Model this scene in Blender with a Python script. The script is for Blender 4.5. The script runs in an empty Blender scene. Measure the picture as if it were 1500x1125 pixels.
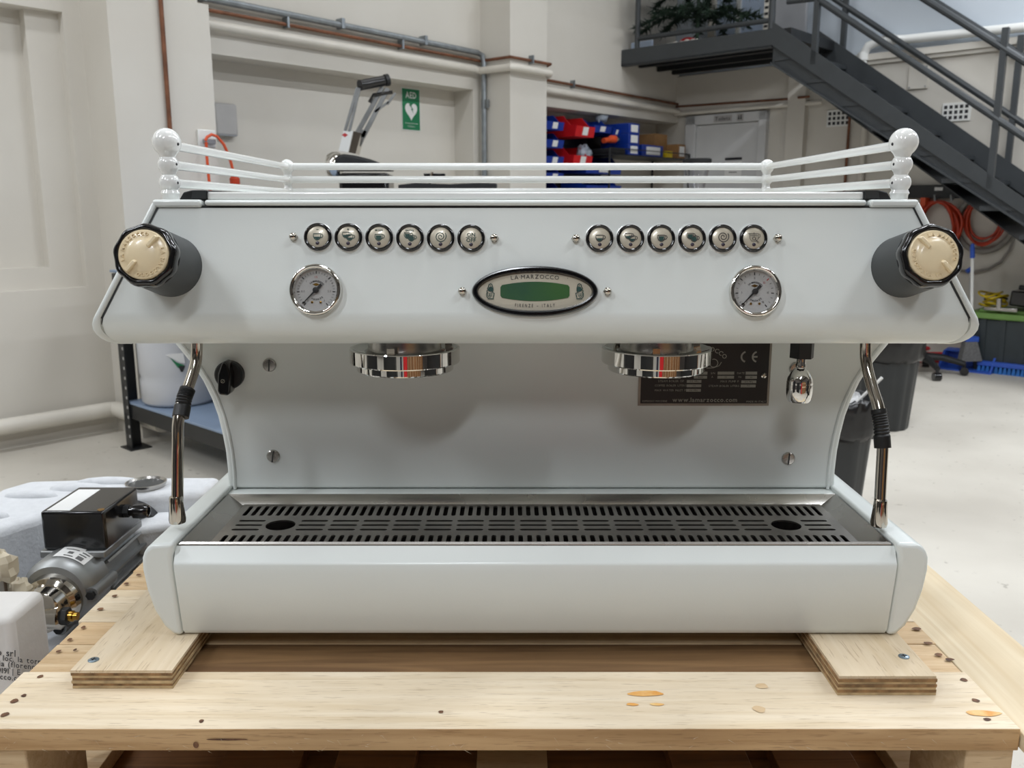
import bpy, bmesh, math, random
from mathutils import Matrix, Vector
random.seed(7)
# ------------------------------------------------------------------ camera, light, exposure
SC = bpy.context.scene
COL = SC.collection
F = 1290.0; PITCH = math.radians(11.3); ZC = 1.2
cam_d = bpy.data.cameras.new('camera'); cam = bpy.data.objects.new('camera', cam_d); COL.objects.link(cam)
cam_d.sensor_width = 36.0; cam_d.lens = F / 1500 * 36.0
cam.location = (0, 0, ZC); cam.rotation_euler = (math.pi / 2 - PITCH, 0, 0)
cam_d.clip_start = 0.05; cam_d.clip_end = 60
cam_d.dof.use_dof = True; cam_d.dof.focus_distance = 0.98; cam_d.dof.aperture_fstop = 13.0
SC.camera = cam
SC.view_settings.view_transform = 'Standard'; SC.view_settings.look = 'None'
SC.view_settings.gamma = 1.0; SC.view_settings.use_curve_mapping = False
SC.view_settings.exposure = -1.0
world = bpy.data.worlds.new('world'); SC.world = world; world.use_nodes = True
world.node_tree.nodes['Background'].inputs[0].default_value = (0.9, 0.95, 1.0, 1)
world.node_tree.nodes['Background'].inputs[1].default_value = 0.4
LAMP_W = 92.0            # every ceiling lamp
# room frame: s runs along the left wall away from the camera, t runs out of it into the room
sp, cp = math.sin(PITCH), math.cos(PITCH)
def ray(px, py):
    u = (px - 750) / F; v = (562.5 - py) / F
    return (u, cp + v * sp, -sp + v * cp)
def atY(px, py, Y):
    r = ray(px, py); k = Y / r[1]; return Vector((r[0] * k, Y, ZC + r[2] * k))
def atZ(px, py, Z):
    r = ray(px, py); k = (Z - ZC) / r[2]; return Vector((r[0] * k, r[1] * k, Z))
PH = math.radians(42.4); AX = Vector((math.sin(PH), math.cos(PH), 0)); BX = Vector((math.cos(PH), -math.sin(PH), 0))
O = atZ(173, 628, 0)
def RW(s, t, z): return Vector((O.x + s * AX.x + t * BX.x, O.y + s * AX.y + t * BX.y, z))
MROOM = Matrix(((AX.x, BX.x, 0, O.x), (AX.y, BX.y, 0, O.y), (0, 0, 1, 0), (0, 0, 0, 1)))
def onA(px, py, t):
    r = ray(px, py); k = (t + O.x * BX.x + O.y * BX.y) / (r[0] * BX.x + r[1] * BX.y)
    p = Vector((r[0] * k, r[1] * k, ZC + r[2] * k)); d = p - O
    return (d.x * AX.x + d.y * AX.y, t, p.z)
def onB(px, py, s):
    r = ray(px, py); k = (s + O.x * AX.x + O.y * AX.y) / (r[0] * AX.x + r[1] * AX.y)
    p = Vector((r[0] * k, r[1] * k, ZC + r[2] * k)); d = p - O
    return (s, d.x * BX.x + d.y * BX.y, p.z)
LAMPS = [(s, t) for t in (1.3, 4.0, 6.7) for s in (-4.9, -.75, 1.8, 4.2)] + [(-2.7, 1.3)]  # the last, single lamp is added unseen to brighten the left wall
for s, t in LAMPS:
    ld = bpy.data.lights.new('ceiling_lamp_light', 'AREA'); ld.shape = 'RECTANGLE'; ld.size = 1.5; ld.size_y = 0.26
    ld.energy = LAMP_W * (1.5 if s < -3 else (0.7 if s < -2 else 0.13 if t < 2 else (0.92 if s < 1 else 1.3))); ld.color = (0.925, 0.97, 1.03)
    lo = bpy.data.objects.new('ceiling_lamp_light', ld); COL.objects.link(lo)
    lo.location = RW(s, t, 4.28); lo.rotation_euler = (0, 0, math.pi / 2 - PH)

# ------------------------------------------------------------------ materials
def lin(c):
    return tuple(((x / 255) / 12.92 if x / 255 <= 0.04045 else ((x / 255 + 0.055) / 1.055) ** 2.4) for x in c) + (1,)
MATS = {}
def mat(name, rgb, rough=0.5, metal=0.0, var=0.0, scale=8.0, bump=0.0, bscale=120.0, coat=0.0, stretch=None, spec=0.5, rgb2=None, lo=0.35, hi=0.65, detail=4.0, rvar=0.0):
    m = bpy.data.materials.new(name); m.use_nodes = True; nt = m.node_tree; N = nt.nodes; L = nt.links
    b = N['Principled BSDF']; b.inputs['Base Color'].default_value = lin(rgb); b.inputs['Roughness'].default_value = rough
    b.inputs['Metallic'].default_value = metal; b.inputs['Coat Weight'].default_value = coat; b.inputs['Coat Roughness'].default_value = 0.12
    b.inputs['Specular IOR Level'].default_value = spec
    tc = N.new('ShaderNodeTexCoord'); mp = N.new('ShaderNodeMapping'); L.new(tc.outputs['Object'], mp.inputs[0])
    if stretch: mp.inputs['Scale'].default_value = stretch
    oi = N.new('ShaderNodeObjectInfo'); ad = N.new('ShaderNodeVectorMath'); ad.operation = 'ADD'
    sc = N.new('ShaderNodeVectorMath'); sc.operation = 'SCALE'; sc.inputs['Scale'].default_value = 37.0
    cx = N.new('ShaderNodeCombineXYZ'); L.new(oi.outputs['Random'], cx.inputs[0]); L.new(oi.outputs['Random'], cx.inputs[1])
    L.new(cx.outputs[0], sc.inputs[0]); L.new(mp.outputs[0], ad.inputs[0]); L.new(sc.outputs[0], ad.inputs[1])
    if var > 0 or rgb2:
        nz = N.new('ShaderNodeTexNoise'); nz.inputs['Scale'].default_value = scale; nz.inputs['Detail'].default_value = detail
        L.new(ad.outputs[0], nz.inputs['Vector'])
        rp = N.new('ShaderNodeValToRGB'); rp.color_ramp.elements[0].position = lo; rp.color_ramp.elements[1].position = hi
        c0 = rgb2 if rgb2 else tuple(x * (1 - var) for x in rgb)
        rp.color_ramp.elements[0].color = lin(c0); rp.color_ramp.elements[1].color = lin(rgb)
        L.new(nz.outputs['Fac'], rp.inputs[0]); L.new(rp.outputs[0], b.inputs['Base Color'])
        if rvar > 0:
            mr = N.new('ShaderNodeMapRange'); mr.inputs[3].default_value = rough - rvar; mr.inputs[4].default_value = rough + rvar
            L.new(nz.outputs['Fac'], mr.inputs[0]); L.new(mr.outputs[0], b.inputs['Roughness'])
    if bump > 0:
        n2 = N.new('ShaderNodeTexNoise'); n2.inputs['Scale'].default_value = bscale; n2.inputs['Detail'].default_value = 3
        L.new(ad.outputs[0], n2.inputs['Vector'])
        bp = N.new('ShaderNodeBump'); bp.inputs['Strength'].default_value = bump; bp.inputs['Distance'].default_value = 0.002
        L.new(n2.outputs['Fac'], bp.inputs['Height']); L.new(bp.outputs[0], b.inputs['Normal'])
    MATS[name] = m; return m
def wood_mat(name, light, dark, speck=(120, 90, 60), g=1.0, rough=0.65, pore=0.66, along='x'):
    m = bpy.data.materials.new(name); m.use_nodes = True; nt = m.node_tree; N = nt.nodes; L = nt.links; b = N['Principled BSDF']
    b.inputs['Roughness'].default_value = rough
    tc = N.new('ShaderNodeTexCoord'); oi = N.new('ShaderNodeObjectInfo'); cx = N.new('ShaderNodeCombineXYZ')
    ml = N.new('ShaderNodeMath'); ml.operation = 'MULTIPLY'; ml.inputs[1].default_value = 23.0; L.new(oi.outputs['Random'], ml.inputs[0])
    for i in range(3): L.new(ml.outputs[0], cx.inputs[i])
    ad = N.new('ShaderNodeVectorMath'); L.new(tc.outputs['Object'], ad.inputs[0]); L.new(cx.outputs[0], ad.inputs[1])
    mp = N.new('ShaderNodeMapping'); mp.inputs['Scale'].default_value = (1.6 * g, 30 * g, 30 * g) if along == 'x' else (30 * g, 1.6 * g, 30 * g); L.new(ad.outputs[0], mp.inputs[0])
    n1 = N.new('ShaderNodeTexNoise'); n1.inputs['Scale'].default_value = 2.2; n1.inputs['Detail'].default_value = 6; n1.inputs['Distortion'].default_value = 1.1
    L.new(mp.outputs[0], n1.inputs['Vector'])
    r1 = N.new('ShaderNodeValToRGB'); r1.color_ramp.elements[0].position = 0.32; r1.color_ramp.elements[1].position = 0.68
    r1.color_ramp.elements[0].color = lin(dark); r1.color_ramp.elements[1].color = lin(light); L.new(n1.outputs['Fac'], r1.inputs[0])
    mp2 = N.new('ShaderNodeMapping'); mp2.inputs['Scale'].default_value = (22 * g, 300 * g, 300 * g) if along == 'x' else (300 * g, 22 * g, 300 * g); L.new(ad.outputs[0], mp2.inputs[0])
    n2 = N.new('ShaderNodeTexNoise'); n2.inputs['Scale'].default_value = 2.0; n2.inputs['Detail'].default_value = 2; L.new(mp2.outputs[0], n2.inputs['Vector'])
    r2 = N.new('ShaderNodeValToRGB'); r2.color_ramp.elements[0].position = pore; r2.color_ramp.elements[1].position = pore + 0.1
    r2.color_ramp.elements[0].color = (0, 0, 0, 1); r2.color_ramp.elements[1].color = (0.38, 0.38, 0.38, 1); L.new(n2.outputs['Fac'], r2.inputs[0])
    mx = N.new('ShaderNodeMix'); mx.data_type = 'RGBA'; L.new(r2.outputs[0], mx.inputs[0]); L.new(r1.outputs[0], mx.inputs[6]); mx.inputs[7].default_value = lin(speck)
    # large patches of tone
    n3 = N.new('ShaderNodeTexNoise'); n3.inputs['Scale'].default_value = 5.0; n3.inputs['Detail'].default_value = 2; L.new(ad.outputs[0], n3.inputs['Vector'])
    mr = N.new('ShaderNodeMapRange'); mr.inputs[1].default_value = 0.3; mr.inputs[2].default_value = 0.7; mr.inputs[3].default_value = 0.86; mr.inputs[4].default_value = 1.08
    L.new(n3.outputs['Fac'], mr.inputs[0])
    vm = N.new('ShaderNodeVectorMath'); vm.operation = 'SCALE'; L.new(mx.outputs[2], vm.inputs[0]); L.new(mr.outputs[0], vm.inputs['Scale'])
    L.new(vm.outputs[0], b.inputs['Base Color'])
    bp = N.new('ShaderNodeBump'); bp.inputs['Strength'].default_value = 0.35; bp.inputs['Distance'].default_value = 0.002
    L.new(n1.outputs['Fac'], bp.inputs['Height']); L.new(bp.outputs[0], b.inputs['Normal'])
    MATS[name] = m; return m
def glass_mat(name, tint=(1, 1, 1), refl=0.06, fres=1.45):
    m = bpy.data.materials.new(name); m.use_nodes = True; nt = m.node_tree; N = nt.nodes; L = nt.links
    N.remove(N['Principled BSDF']); out = N['Material Output']
    t = N.new('ShaderNodeBsdfTransparent'); t.inputs[0].default_value = tint + (1,)
    g = N.new('ShaderNodeBsdfGlossy'); g.inputs['Roughness'].default_value = 0.03
    lw = N.new('ShaderNodeLayerWeight'); lw.inputs[0].default_value = 0.2
    f = N.new('ShaderNodeMath'); f.operation = 'MULTIPLY_ADD'; f.inputs[1].default_value = 0.6; f.inputs[2].default_value = refl; L.new(lw.outputs['Facing'], f.inputs[0])
    x = N.new('ShaderNodeMixShader'); L.new(f.outputs[0], x.inputs[0]); L.new(t.outputs[0], x.inputs[1]); L.new(g.outputs[0], x.inputs[2]); L.new(x.outputs[0], out.inputs[0])
    MATS[name] = m; return m
def floor_mat(name):
    m = mat(name, (212, 207, 196), 0.55, rgb2=(188, 182, 171), scale=1.3, lo=0.3, hi=0.7, detail=8)
    nt = m.node_tree; N = nt.nodes; L = nt.links; b = N['Principled BSDF']
    src = b.inputs['Base Color'].links[0].from_socket
    tc = N.new('ShaderNodeTexCoord')
    vz = N.new('ShaderNodeTexNoise'); vz.inputs['Scale'].default_value = 26; vz.inputs['Detail'].default_value = 5; L.new(tc.outputs['Object'], vz.inputs['Vector'])
    r = N.new('ShaderNodeValToRGB'); r.color_ramp.elements[0].position = 0.66; r.color_ramp.elements[1].position = 0.72
    r.color_ramp.elements[0].color = (0, 0, 0, 1); r.color_ramp.elements[1].color = (0.45, 0.45, 0.45, 1); L.new(vz.outputs['Fac'], r.inputs[0])
    mx = N.new('ShaderNodeMix'); mx.data_type = 'RGBA'; L.new(r.outputs[0], mx.inputs[0]); L.new(src, mx.inputs[6]); mx.inputs[7].default_value = lin((120, 110, 98))
    L.new(mx.outputs[2], b.inputs['Base Color'])
    return m

WHITE = mat('white_powder_coat', (226, 231, 228), 0.34, var=0.015, scale=3, coat=0.25, bump=0.03, bscale=600)
GLOSSW = mat('white_gloss_enamel', (232, 233, 230), 0.14, coat=0.6)
CHROME = mat('chrome', (222, 220, 216), 0.04, 1.0)
NICKEL = mat('polished_nickel', (200, 194, 184), 0.09, 1.0)
STEEL = mat('brushed_steel', (190, 187, 182), 0.27, 1.0, var=0.05, scale=14, rvar=0.03)
GRATE = mat('dark_steel_grate', (160, 156, 150), 0.34, 1.0, var=0.1, scale=18)
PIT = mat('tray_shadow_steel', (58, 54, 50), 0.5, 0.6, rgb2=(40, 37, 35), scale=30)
BLK = mat('black_gloss_plastic', (16, 16, 18), 0.16, coat=0.3)
BLKM = mat('black_matte_plastic', (30, 31, 33), 0.5, var=0.2, scale=20)
STEM = mat('charcoal_plastic', (54, 57, 58), 0.42, var=0.06, scale=14)
RUB = mat('black_rubber', (18, 18, 18), 0.45, var=0.2, scale=40)
CREAM = mat('cream_resin', (232, 214, 178), 0.28, coat=0.3, var=0.03, scale=30)
FACE = mat('champagne_button_face', (205, 197, 178), 0.3, 0.25, var=0.03, scale=40, coat=0.8)
FACE.node_tree.nodes['Principled BSDF'].inputs['Coat Roughness'].default_value = 0.02
DIAL = mat('gauge_dial_grey', (205, 205, 203), 0.5, var=0.02, scale=50)
GRN = mat('dark_green_ink', (26, 66, 60), 0.5, var=0.1, scale=50)
INK = mat('black_ink', (34, 34, 38), 0.5, var=0.1, scale=50)
PALEINK = mat('pale_print', (150, 148, 138), 0.5, var=0.05, scale=60)
GREYINK = mat('grey_print', (110, 110, 110), 0.5, var=0.05, scale=60)
REDINK = mat('red_print', (190, 50, 52), 0.5, var=0.05, scale=60)
LED = mat('unlit_led_lens', (66, 60, 72), 0.25, var=0.1, scale=60)
LCD = mat('green_lcd', (62, 100, 56), 0.22, rgb2=(50, 84, 66), scale=14, coat=0.4)
BRASS = mat('brass', (196, 150, 66), 0.22, 1.0, var=0.1, scale=60)
PLATE = mat('black_anodised_plate', (14, 14, 15), 0.4, var=0.2, scale=40)
PLATEE = mat('plate_metal_edge', (150, 146, 136), 0.4, 0.6, var=0.1, scale=40)
GLASS = glass_mat('gauge_glass')
PINE = wood_mat('pine_boards', (230, 215, 190), (214, 194, 162), speck=(160, 134, 104), pore=.6)
PINE2 = wood_mat('pine_boards_warm', (222, 196, 158), (200, 168, 126), speck=(146, 112, 78), pore=.6)
BIRCH = wood_mat('plywood_face', (224, 207, 180), (208, 187, 154), speck=(140, 108, 78), g=0.8, pore=0.6, along='y')
EDGEW = wood_mat('rough_sawn_edge', (204, 168, 122), (176, 138, 92), speck=(128, 92, 58), pore=.58)
SHADEB = wood_mat('shade_tinted_board', (140, 108, 72), (104, 76, 48), speck=(70, 48, 30))  # shade below the machine's front edge, painted into the board colour
PLYW = wood_mat('plywood_sheet', (222, 206, 176), (208, 186, 150), speck=(180, 150, 112), g=0.7, pore=0.72, along='y')
PLYA = mat('plywood_layer_pale', (206, 180, 138), 0.8, var=0.2, scale=60, bump=0.4, bscale=300)
PLYB = mat('plywood_layer_dark', (164, 128, 88), 0.85, var=0.3, scale=80, bump=0.4, bscale=300)
KNOT = mat('wood_knot', (132, 92, 62), 0.7, rgb2=(74, 48, 34), scale=90)
RESIN = mat('amber_resin_stain', (214, 150, 70), 0.6, rgb2=(226, 190, 128), scale=60)
CRATE = wood_mat('crate_boards', (150, 104, 62), (112, 74, 42), speck=(80, 52, 30))
WALL = mat('cream_painted_wall', (214, 210, 201), 0.6, rgb2=(206, 201, 191), scale=1.6, bump=0.12, bscale=30, lo=0.25, hi=0.75)
WALLU = mat('blue_grey_painted_wall', (200, 209, 218), 0.6, var=0.03, scale=1.5)
WALLD = mat('unseen_dark_wall', (104, 98, 92), 0.8, rgb2=(70, 64, 60), scale=3.0)  # unseen walls set dark to cut fill light and suggest equipment
CEILM = mat('ceiling_paint', (205, 203, 198), 0.8, var=0.03, scale=1)
FLOOR = floor_mat('worn_cream_floor')
PIPEW = mat('cream_pipe_paint', (222, 217, 206), 0.35, var=0.04, scale=6)
COPPER = mat('copper_pipe', (138, 92, 68), 0.45, 0.5, var=0.2, scale=12)
GALV = mat('galvanised_steel', (150, 156, 160), 0.42, 0.7, var=0.12, scale=20)
STAIR = mat('charcoal_steel_paint', (58, 62, 65), 0.45, var=0.06, scale=10)
FOAM = mat('white_eps_foam', (208, 210, 213), 0.8, var=0.03, scale=60, bump=0.5, bscale=160)
FOAMW = mat('foam_wrap', (222, 219, 215), 0.6, var=0.04, scale=9, bump=0.4, bscale=60)
ALU = mat('cast_aluminium', (158, 160, 160), 0.42, 0.8, var=0.1, scale=14)
TAPE = mat('masking_tape', (226, 214, 190), 0.7, var=0.08, scale=20)
ZINC = mat('zinc_screw', (150, 168, 182), 0.3, 0.9, var=0.1, scale=60)
DOORW = mat('white_door_paint', (206, 207, 207), 0.5, var=0.02, scale=4)
PAPER = mat('white_paper', (232, 232, 230), 0.7, var=0.02, scale=10)
SIGNG = mat('sign_green', (0, 118, 72), 0.4, var=0.04, scale=10)
BLUEB = mat('blue_plastic', (18, 54, 150), 0.35, var=0.08, scale=10)
REDB = mat('red_plastic', (206, 28, 34), 0.35, var=0.06, scale=10)
ORANGE = mat('orange_cable', (222, 84, 40), 0.45, var=0.12, scale=14)
ORANGED = mat('deep_orange_cable', (196, 60, 26), 0.45, var=0.15, scale=14)
GREYH = mat('grey_hose', (140, 136, 130), 0.5, var=0.08, scale=14)
TOTE = mat('dark_grey_tote', (52, 60, 64), 0.5, var=0.08, scale=10)
LIME = mat('lime_green_lid', (112, 150, 76), 0.5, var=0.06, scale=10)
BLUEP = mat('bright_blue_plastic', (52, 92, 190), 0.4, var=0.05, scale=10)
BLUEBR = mat('blue_bristle', (40, 110, 190), 0.6, var=0.15, scale=30)
GREYBR = mat('grey_bristle', (120, 120, 120), 0.8, var=0.15, scale=60)
YEL = mat('yellow_plastic', (220, 190, 30), 0.5, var=0.1, scale=20)
BINB = mat('black_bin_plastic', (40, 43, 45), 0.42, var=0.06, scale=10)
LINER = mat('black_bin_liner', (30, 30, 31), 0.28, var=0.1, scale=20, bump=0.9, bscale=22)
LITTER = mat('crumpled_clear_plastic', (205, 205, 205), 0.2, var=0.3, scale=30, bump=0.8, bscale=60)
SHELFB = mat('blue_grey_shelf', (140, 158, 182), 0.5, var=0.05, scale=6)
RACKB = mat('black_rack_steel', (28, 30, 32), 0.4, var=0.1, scale=10)
DRUM = mat('translucent_white_drum', (196, 198, 202), 0.35, var=0.03, scale=6)
CARD = mat('brown_cardboard', (150, 112, 70), 0.8, var=0.08, scale=12)
GREYP = mat('grey_plastic', (176, 174, 172), 0.45, var=0.03, scale=10)
NEEDLE = mat('fir_needles', (34, 58, 40), 0.7, rgb2=(20, 36, 26), scale=20)
TRUNK = mat('fir_stem', (46, 70, 50), 0.7, var=0.2, scale=20)
WPLUSH = mat('white_plush', (226, 222, 214), 0.9, var=0.05, scale=40)
RPLUSH = mat('red_plush', (170, 30, 36), 0.9, var=0.1, scale=40)
PALEBL = mat('pale_blue_panel', (188, 204, 226), 0.4, var=0.03, scale=4)
BAG = mat('clear_plastic_bag', (178, 188, 200), 0.2, var=0.2, scale=20, bump=0.7, bscale=40)
GREYW = mat('mid_grey_paint', (140, 142, 146), 0.5, var=0.04, scale=6)
LAMPM = bpy.data.materials.new('lamp_diffuser'); LAMPM.use_nodes = True
LAMPM.node_tree.nodes['Principled BSDF'].inputs['Emission Color'].default_value = (1, 0.98, 0.94, 1)
LAMPM.node_tree.nodes['Principled BSDF'].inputs['Emission Strength'].default_value = 4.0

# ------------------------------------------------------------------ mesh helpers
class MB:
    def __init__(s, M=None): s.v = []; s.f = []; s.M = M
    def add(s, vs, fs):
        o = len(s.v)
        for p in vs:
            p = Vector(p); s.v.append(s.M @ p if s.M is not None else p)
        s.f += [tuple(i + o for i in f) for f in fs]; return s
    def box(s, x0, x1, y0, y1, z0, z1):
        return s.add([(x, y, z) for x in (x0, x1) for y in (y0, y1) for z in (z0, z1)],
                     [(0, 1, 3, 2), (4, 6, 7, 5), (0, 4, 5, 1), (2, 3, 7, 6), (0, 2, 6, 4), (1, 5, 7, 3)])
    def obox(s, c, sx, sy, sz, R):
        return s.add([Vector(c) + R @ Vector((x * sx / 2, y * sy / 2, z * sz / 2)) for x in (-1, 1) for y in (-1, 1) for z in (-1, 1)],
                     [(0, 1, 3, 2), (4, 6, 7, 5), (0, 4, 5, 1), (2, 3, 7, 6), (0, 2, 6, 4), (1, 5, 7, 3)])
    def prism(s, poly, a, b, ax='y'):            # poly in the two other axes, extruded from a to b
        n = len(poly)
        def p3(p, q): return {'y': (p[0], q, p[1]), 'z': (p[0], p[1], q), 'x': (q, p[0], p[1])}[ax]
        return s.add([p3(p, a) for p in poly] + [p3(p, b) for p in poly],
                     [tuple(range(n))[::-1], tuple(range(n, 2 * n))] + [(i, (i + 1) % n, n + (i + 1) % n, n + i) for i in range(n)])
    def hexa(s, lo, hi):                          # two quads of corners
        return s.add(list(lo) + list(hi), [(3, 2, 1, 0), (4, 5, 6, 7)] + [(i, (i + 1) % 4, 4 + (i + 1) % 4, 4 + i) for i in range(4)])
    def tube(s, pts, r, n=12, closed=False, cap=True):
        pts = [Vector(p) for p in pts]; m = len(pts); rr = r if isinstance(r, (list, tuple)) else [r] * m
        tang = []
        for i in range(m):
            a = pts[(i - 1) % m] if (closed or i > 0) else pts[i]; b = pts[(i + 1) % m] if (closed or i < m - 1) else pts[i]
            tang.append((b - a).normalized())
        up = Vector((0, 0, 1)) if abs(tang[0].z) < 0.9 else Vector((1, 0, 0))
        x = tang[0].cross(up).normalized(); vs = []; fs = []
        for i in range(m):
            x = (x - tang[i] * x.dot(tang[i])).normalized(); y = tang[i].cross(x)
            for k in range(n):
                a = 2 * math.pi * k / n; vs.append(pts[i] + (x * math.cos(a) + y * math.sin(a)) * rr[i])
        for i in range(m if closed else m - 1):
            j = (i + 1) % m
            for k in range(n): fs.append((i * n + k, i * n + (k + 1) % n, j * n + (k + 1) % n, j * n + k))
        if cap and not closed: fs += [tuple(range(n))[::-1], tuple((m - 1) * n + k for k in range(n))]
        return s.add(vs, fs)
    def lathe(s, prof, c=(0, 0, 0), n=32, ax='z', mod=None, sx=1.0, sy=1.0):   # prof: (radius, height) pairs
        c = Vector(c); vs = []; fs = []; m = len(prof)
        for r, h in prof:
            for k in range(n):
                a = 2 * math.pi * k / n; q = r * (mod(a) if mod else 1.0); u, w = q * math.cos(a) * sx, q * math.sin(a) * sy
                vs.append(c + Vector({'z': (u, w, h), 'y': (u, h, w), 'x': (h, u, w)}[ax]))
        for i in range(m - 1):
            for k in range(n): fs.append((i * n + k, i * n + (k + 1) % n, (i + 1) * n + (k + 1) % n, (i + 1) * n + k))
        if prof[0][0] > 1e-6: fs.append(tuple(range(n))[::-1])
        if prof[-1][0] > 1e-6: fs.append(tuple((m - 1) * n + k for k in range(n)))
        return s.add(vs, fs)
    def ball(s, c, r, n=20, m=12, sx=1, sy=1, sz=1):
        vs = []; fs = []
        for i in range(m + 1):
            p = math.pi * i / m
            for k in range(n):
                a = 2 * math.pi * k / n
                vs.append(Vector(c) + Vector((r * sx * math.sin(p) * math.cos(a), r * sy * math.sin(p) * math.sin(a), r * sz * math.cos(p))))
        for i in range(m):
            for k in range(n): fs.append((i * n + k, i * n + (k + 1) % n, (i + 1) * n + (k + 1) % n, (i + 1) * n + k))
        return s.add(vs, fs)
    def poly(s, pts, w=0.0):                      # flat print in the u,v plane at height w
        return s.add([(p[0], p[1], w) for p in pts], [tuple(range(len(pts)))])
    def ribbon(s, pts, wd, w=0.0, closed=False):
        P = [Vector((p[0], p[1])) for p in pts]; m = len(P); vs = []; fs = []
        for i in range(m):
            a = P[(i - 1) % m] if (closed or i > 0) else P[i]; b = P[(i + 1) % m] if (closed or i < m - 1) else P[i]
            d = (b - a).normalized(); nn = Vector((-d.y, d.x)) * wd / 2
            vs += [(P[i].x + nn.x, P[i].y + nn.y, w), (P[i].x - nn.x, P[i].y - nn.y, w)]
        for i in range(m if closed else m - 1):
            j = (i + 1) % m; fs.append((2 * i, 2 * i + 1, 2 * j + 1, 2 * j))
        return s.add(vs, fs)
    def build(s, name, m, parent=None, smooth=True, bevel=0.0, seg=2, ang=35, flip=True):
        c = Vector((0, 0, 0))
        lo = Vector([min(p[i] for p in s.v) for i in range(3)]); hi = Vector([max(p[i] for p in s.v) for i in range(3)]); c = (lo + hi) / 2
        me = bpy.data.meshes.new(name); me.from_pydata([p - c for p in s.v], [], s.f)
        bm = bmesh.new(); bm.from_mesh(me); bmesh.ops.remove_doubles(bm, verts=bm.verts, dist=1e-6)
        if flip: bmesh.ops.recalc_face_normals(bm, faces=bm.faces)
        bm.to_mesh(me); bm.free()
        if smooth: me.shade_smooth(); me.set_sharp_from_angle(angle=math.radians(ang))
        me.materials.append(m)
        o = bpy.data.objects.new(name, me); COL.objects.link(o); o.location = c
        if parent: par(o, parent)
        if bevel > 0:
            b = o.modifiers.new('bevel', 'BEVEL'); b.width = bevel; b.segments = seg; b.limit_method = 'ANGLE'; b.angle_limit = math.radians(30); b.harden_normals = False
        return o
def wm(o):
    m = o.matrix_basis.copy()
    if o.parent: m = wm(o.parent) @ o.matrix_parent_inverse @ m
    return m
def par(o, p):
    o.parent = p; o.matrix_parent_inverse = wm(p).inverted()
def tag(o, label, cat, group=None):
    o['label'] = label; o['category'] = cat
    if group: o['group'] = group
    return o
def thing(name, loc, label, cat, group=None):
    o = bpy.data.objects.new(name, None); COL.objects.link(o); o.location = loc; o.empty_display_size = 0.05
    return tag(o, label, cat, group)
def struct(o): o['kind'] = 'structure'; return o
def dup(o, delta, parent=None):
    c = o.copy(); COL.objects.link(c)
    if parent is None: c.location = o.location + Vector(delta)
    else: c.parent = parent; c.matrix_parent_inverse = o.matrix_parent_inverse.copy()
    for ch in [x for x in bpy.data.objects if x.parent == o]: dup(ch, delta, c)
    return c
# ---- letters
GL = {}
def glyph(ch, bold=0.0):
    k = (ch, bold)
    if k not in GL:
        cu = bpy.data.curves.new('letter', 'FONT'); cu.body = ch; cu.size = 1.0; cu.resolution_u = 2; cu.offset = bold
        ob = bpy.data.objects.new('letter', cu); COL.objects.link(ob)
        dg = bpy.context.evaluated_depsgraph_get(); me = ob.evaluated_get(dg).to_mesh()
        vs = [(v.co.x, v.co.y) for v in me.vertices]; fs = [tuple(p.vertices) for p in me.polygons]
        ob.evaluated_get(dg).to_mesh_clear(); bpy.data.objects.remove(ob); bpy.data.curves.remove(cu)
        x0 = min((p[0] for p in vs), default=0); x1 = max((p[0] for p in vs), default=0.28)
        GL[k] = ([(x - x0, y) for x, y in vs], fs, x1 - x0)
    return GL[k]
def text_w(t, size, gap=0.1, bold=0.0, wx=1.0): return sum((0.3 if c == ' ' else glyph(c, bold)[2]) * wx + gap for c in t) * size - gap * size
def text(mb, t, u, v, size, w=0.0, gap=0.1, bold=0.0, align='c', wx=1.0, slope=0.0, rise=None):
    W = text_w(t, size, gap, bold, wx); x = u - (W / 2 if align == 'c' else W if align == 'r' else 0); x0 = x
    for c in t:
        if c == ' ': x += (0.3 * wx + gap) * size; continue
        vs, fs, a = glyph(c, bold); xm = x + a * wx * size / 2; dv = rise(xm - u) if rise else 0.0
        an = math.atan((rise(xm - u + 1e-4) - rise(xm - u - 1e-4)) / 2e-4) if rise else 0.0
        if slope: an = slope; dv = (xm - x0) * math.tan(slope)
        ca, sa = math.cos(an), math.sin(an)
        pts = []
        for px, py in vs:
            lx, ly = (px - a / 2) * wx * size, py * size; pts.append((xm + lx * ca - ly * sa, v + dv + lx * sa + ly * ca, w))
        mb.add(pts, fs); x += (a * wx + gap) * size
    return mb
def arc_text(mb, t, u, v, R, mid, size, w=0.0, gap=0.12, bold=0.0, inward=False, span=None):
    W = text_w(t, size, gap, bold); k = (math.radians(span) / (W / R)) if span else 1.0; x = 0
    for c in t:
        if c == ' ': x += (0.3 + gap) * size; continue
        vs, fs, a = glyph(c, bold); off = (x + a * size / 2 - W / 2) / R * k
        th = math.radians(mid) + (off if inward else -off)
        e = Vector((math.cos(th), math.sin(th))); up = -e if inward else e; rt = Vector((up.y, -up.x))
        pts = []
        for px, py in vs:
            q = Vector((u, v)) + e * R + rt * ((px - a / 2) * size) + up * (py - 0.35) * size; pts.append((q.x, q.y, w))
        mb.add(pts, fs); x += (a + gap) * size
    return mb
def circ(u, v, r, n=24, a0=0, a1=360): return [(u + r * math.cos(math.radians(a0 + (a1 - a0) * i / n)), v + r * math.sin(math.radians(a0 + (a1 - a0) * i / n))) for i in range(n + (0 if a1 - a0 == 360 else 1))]
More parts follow.
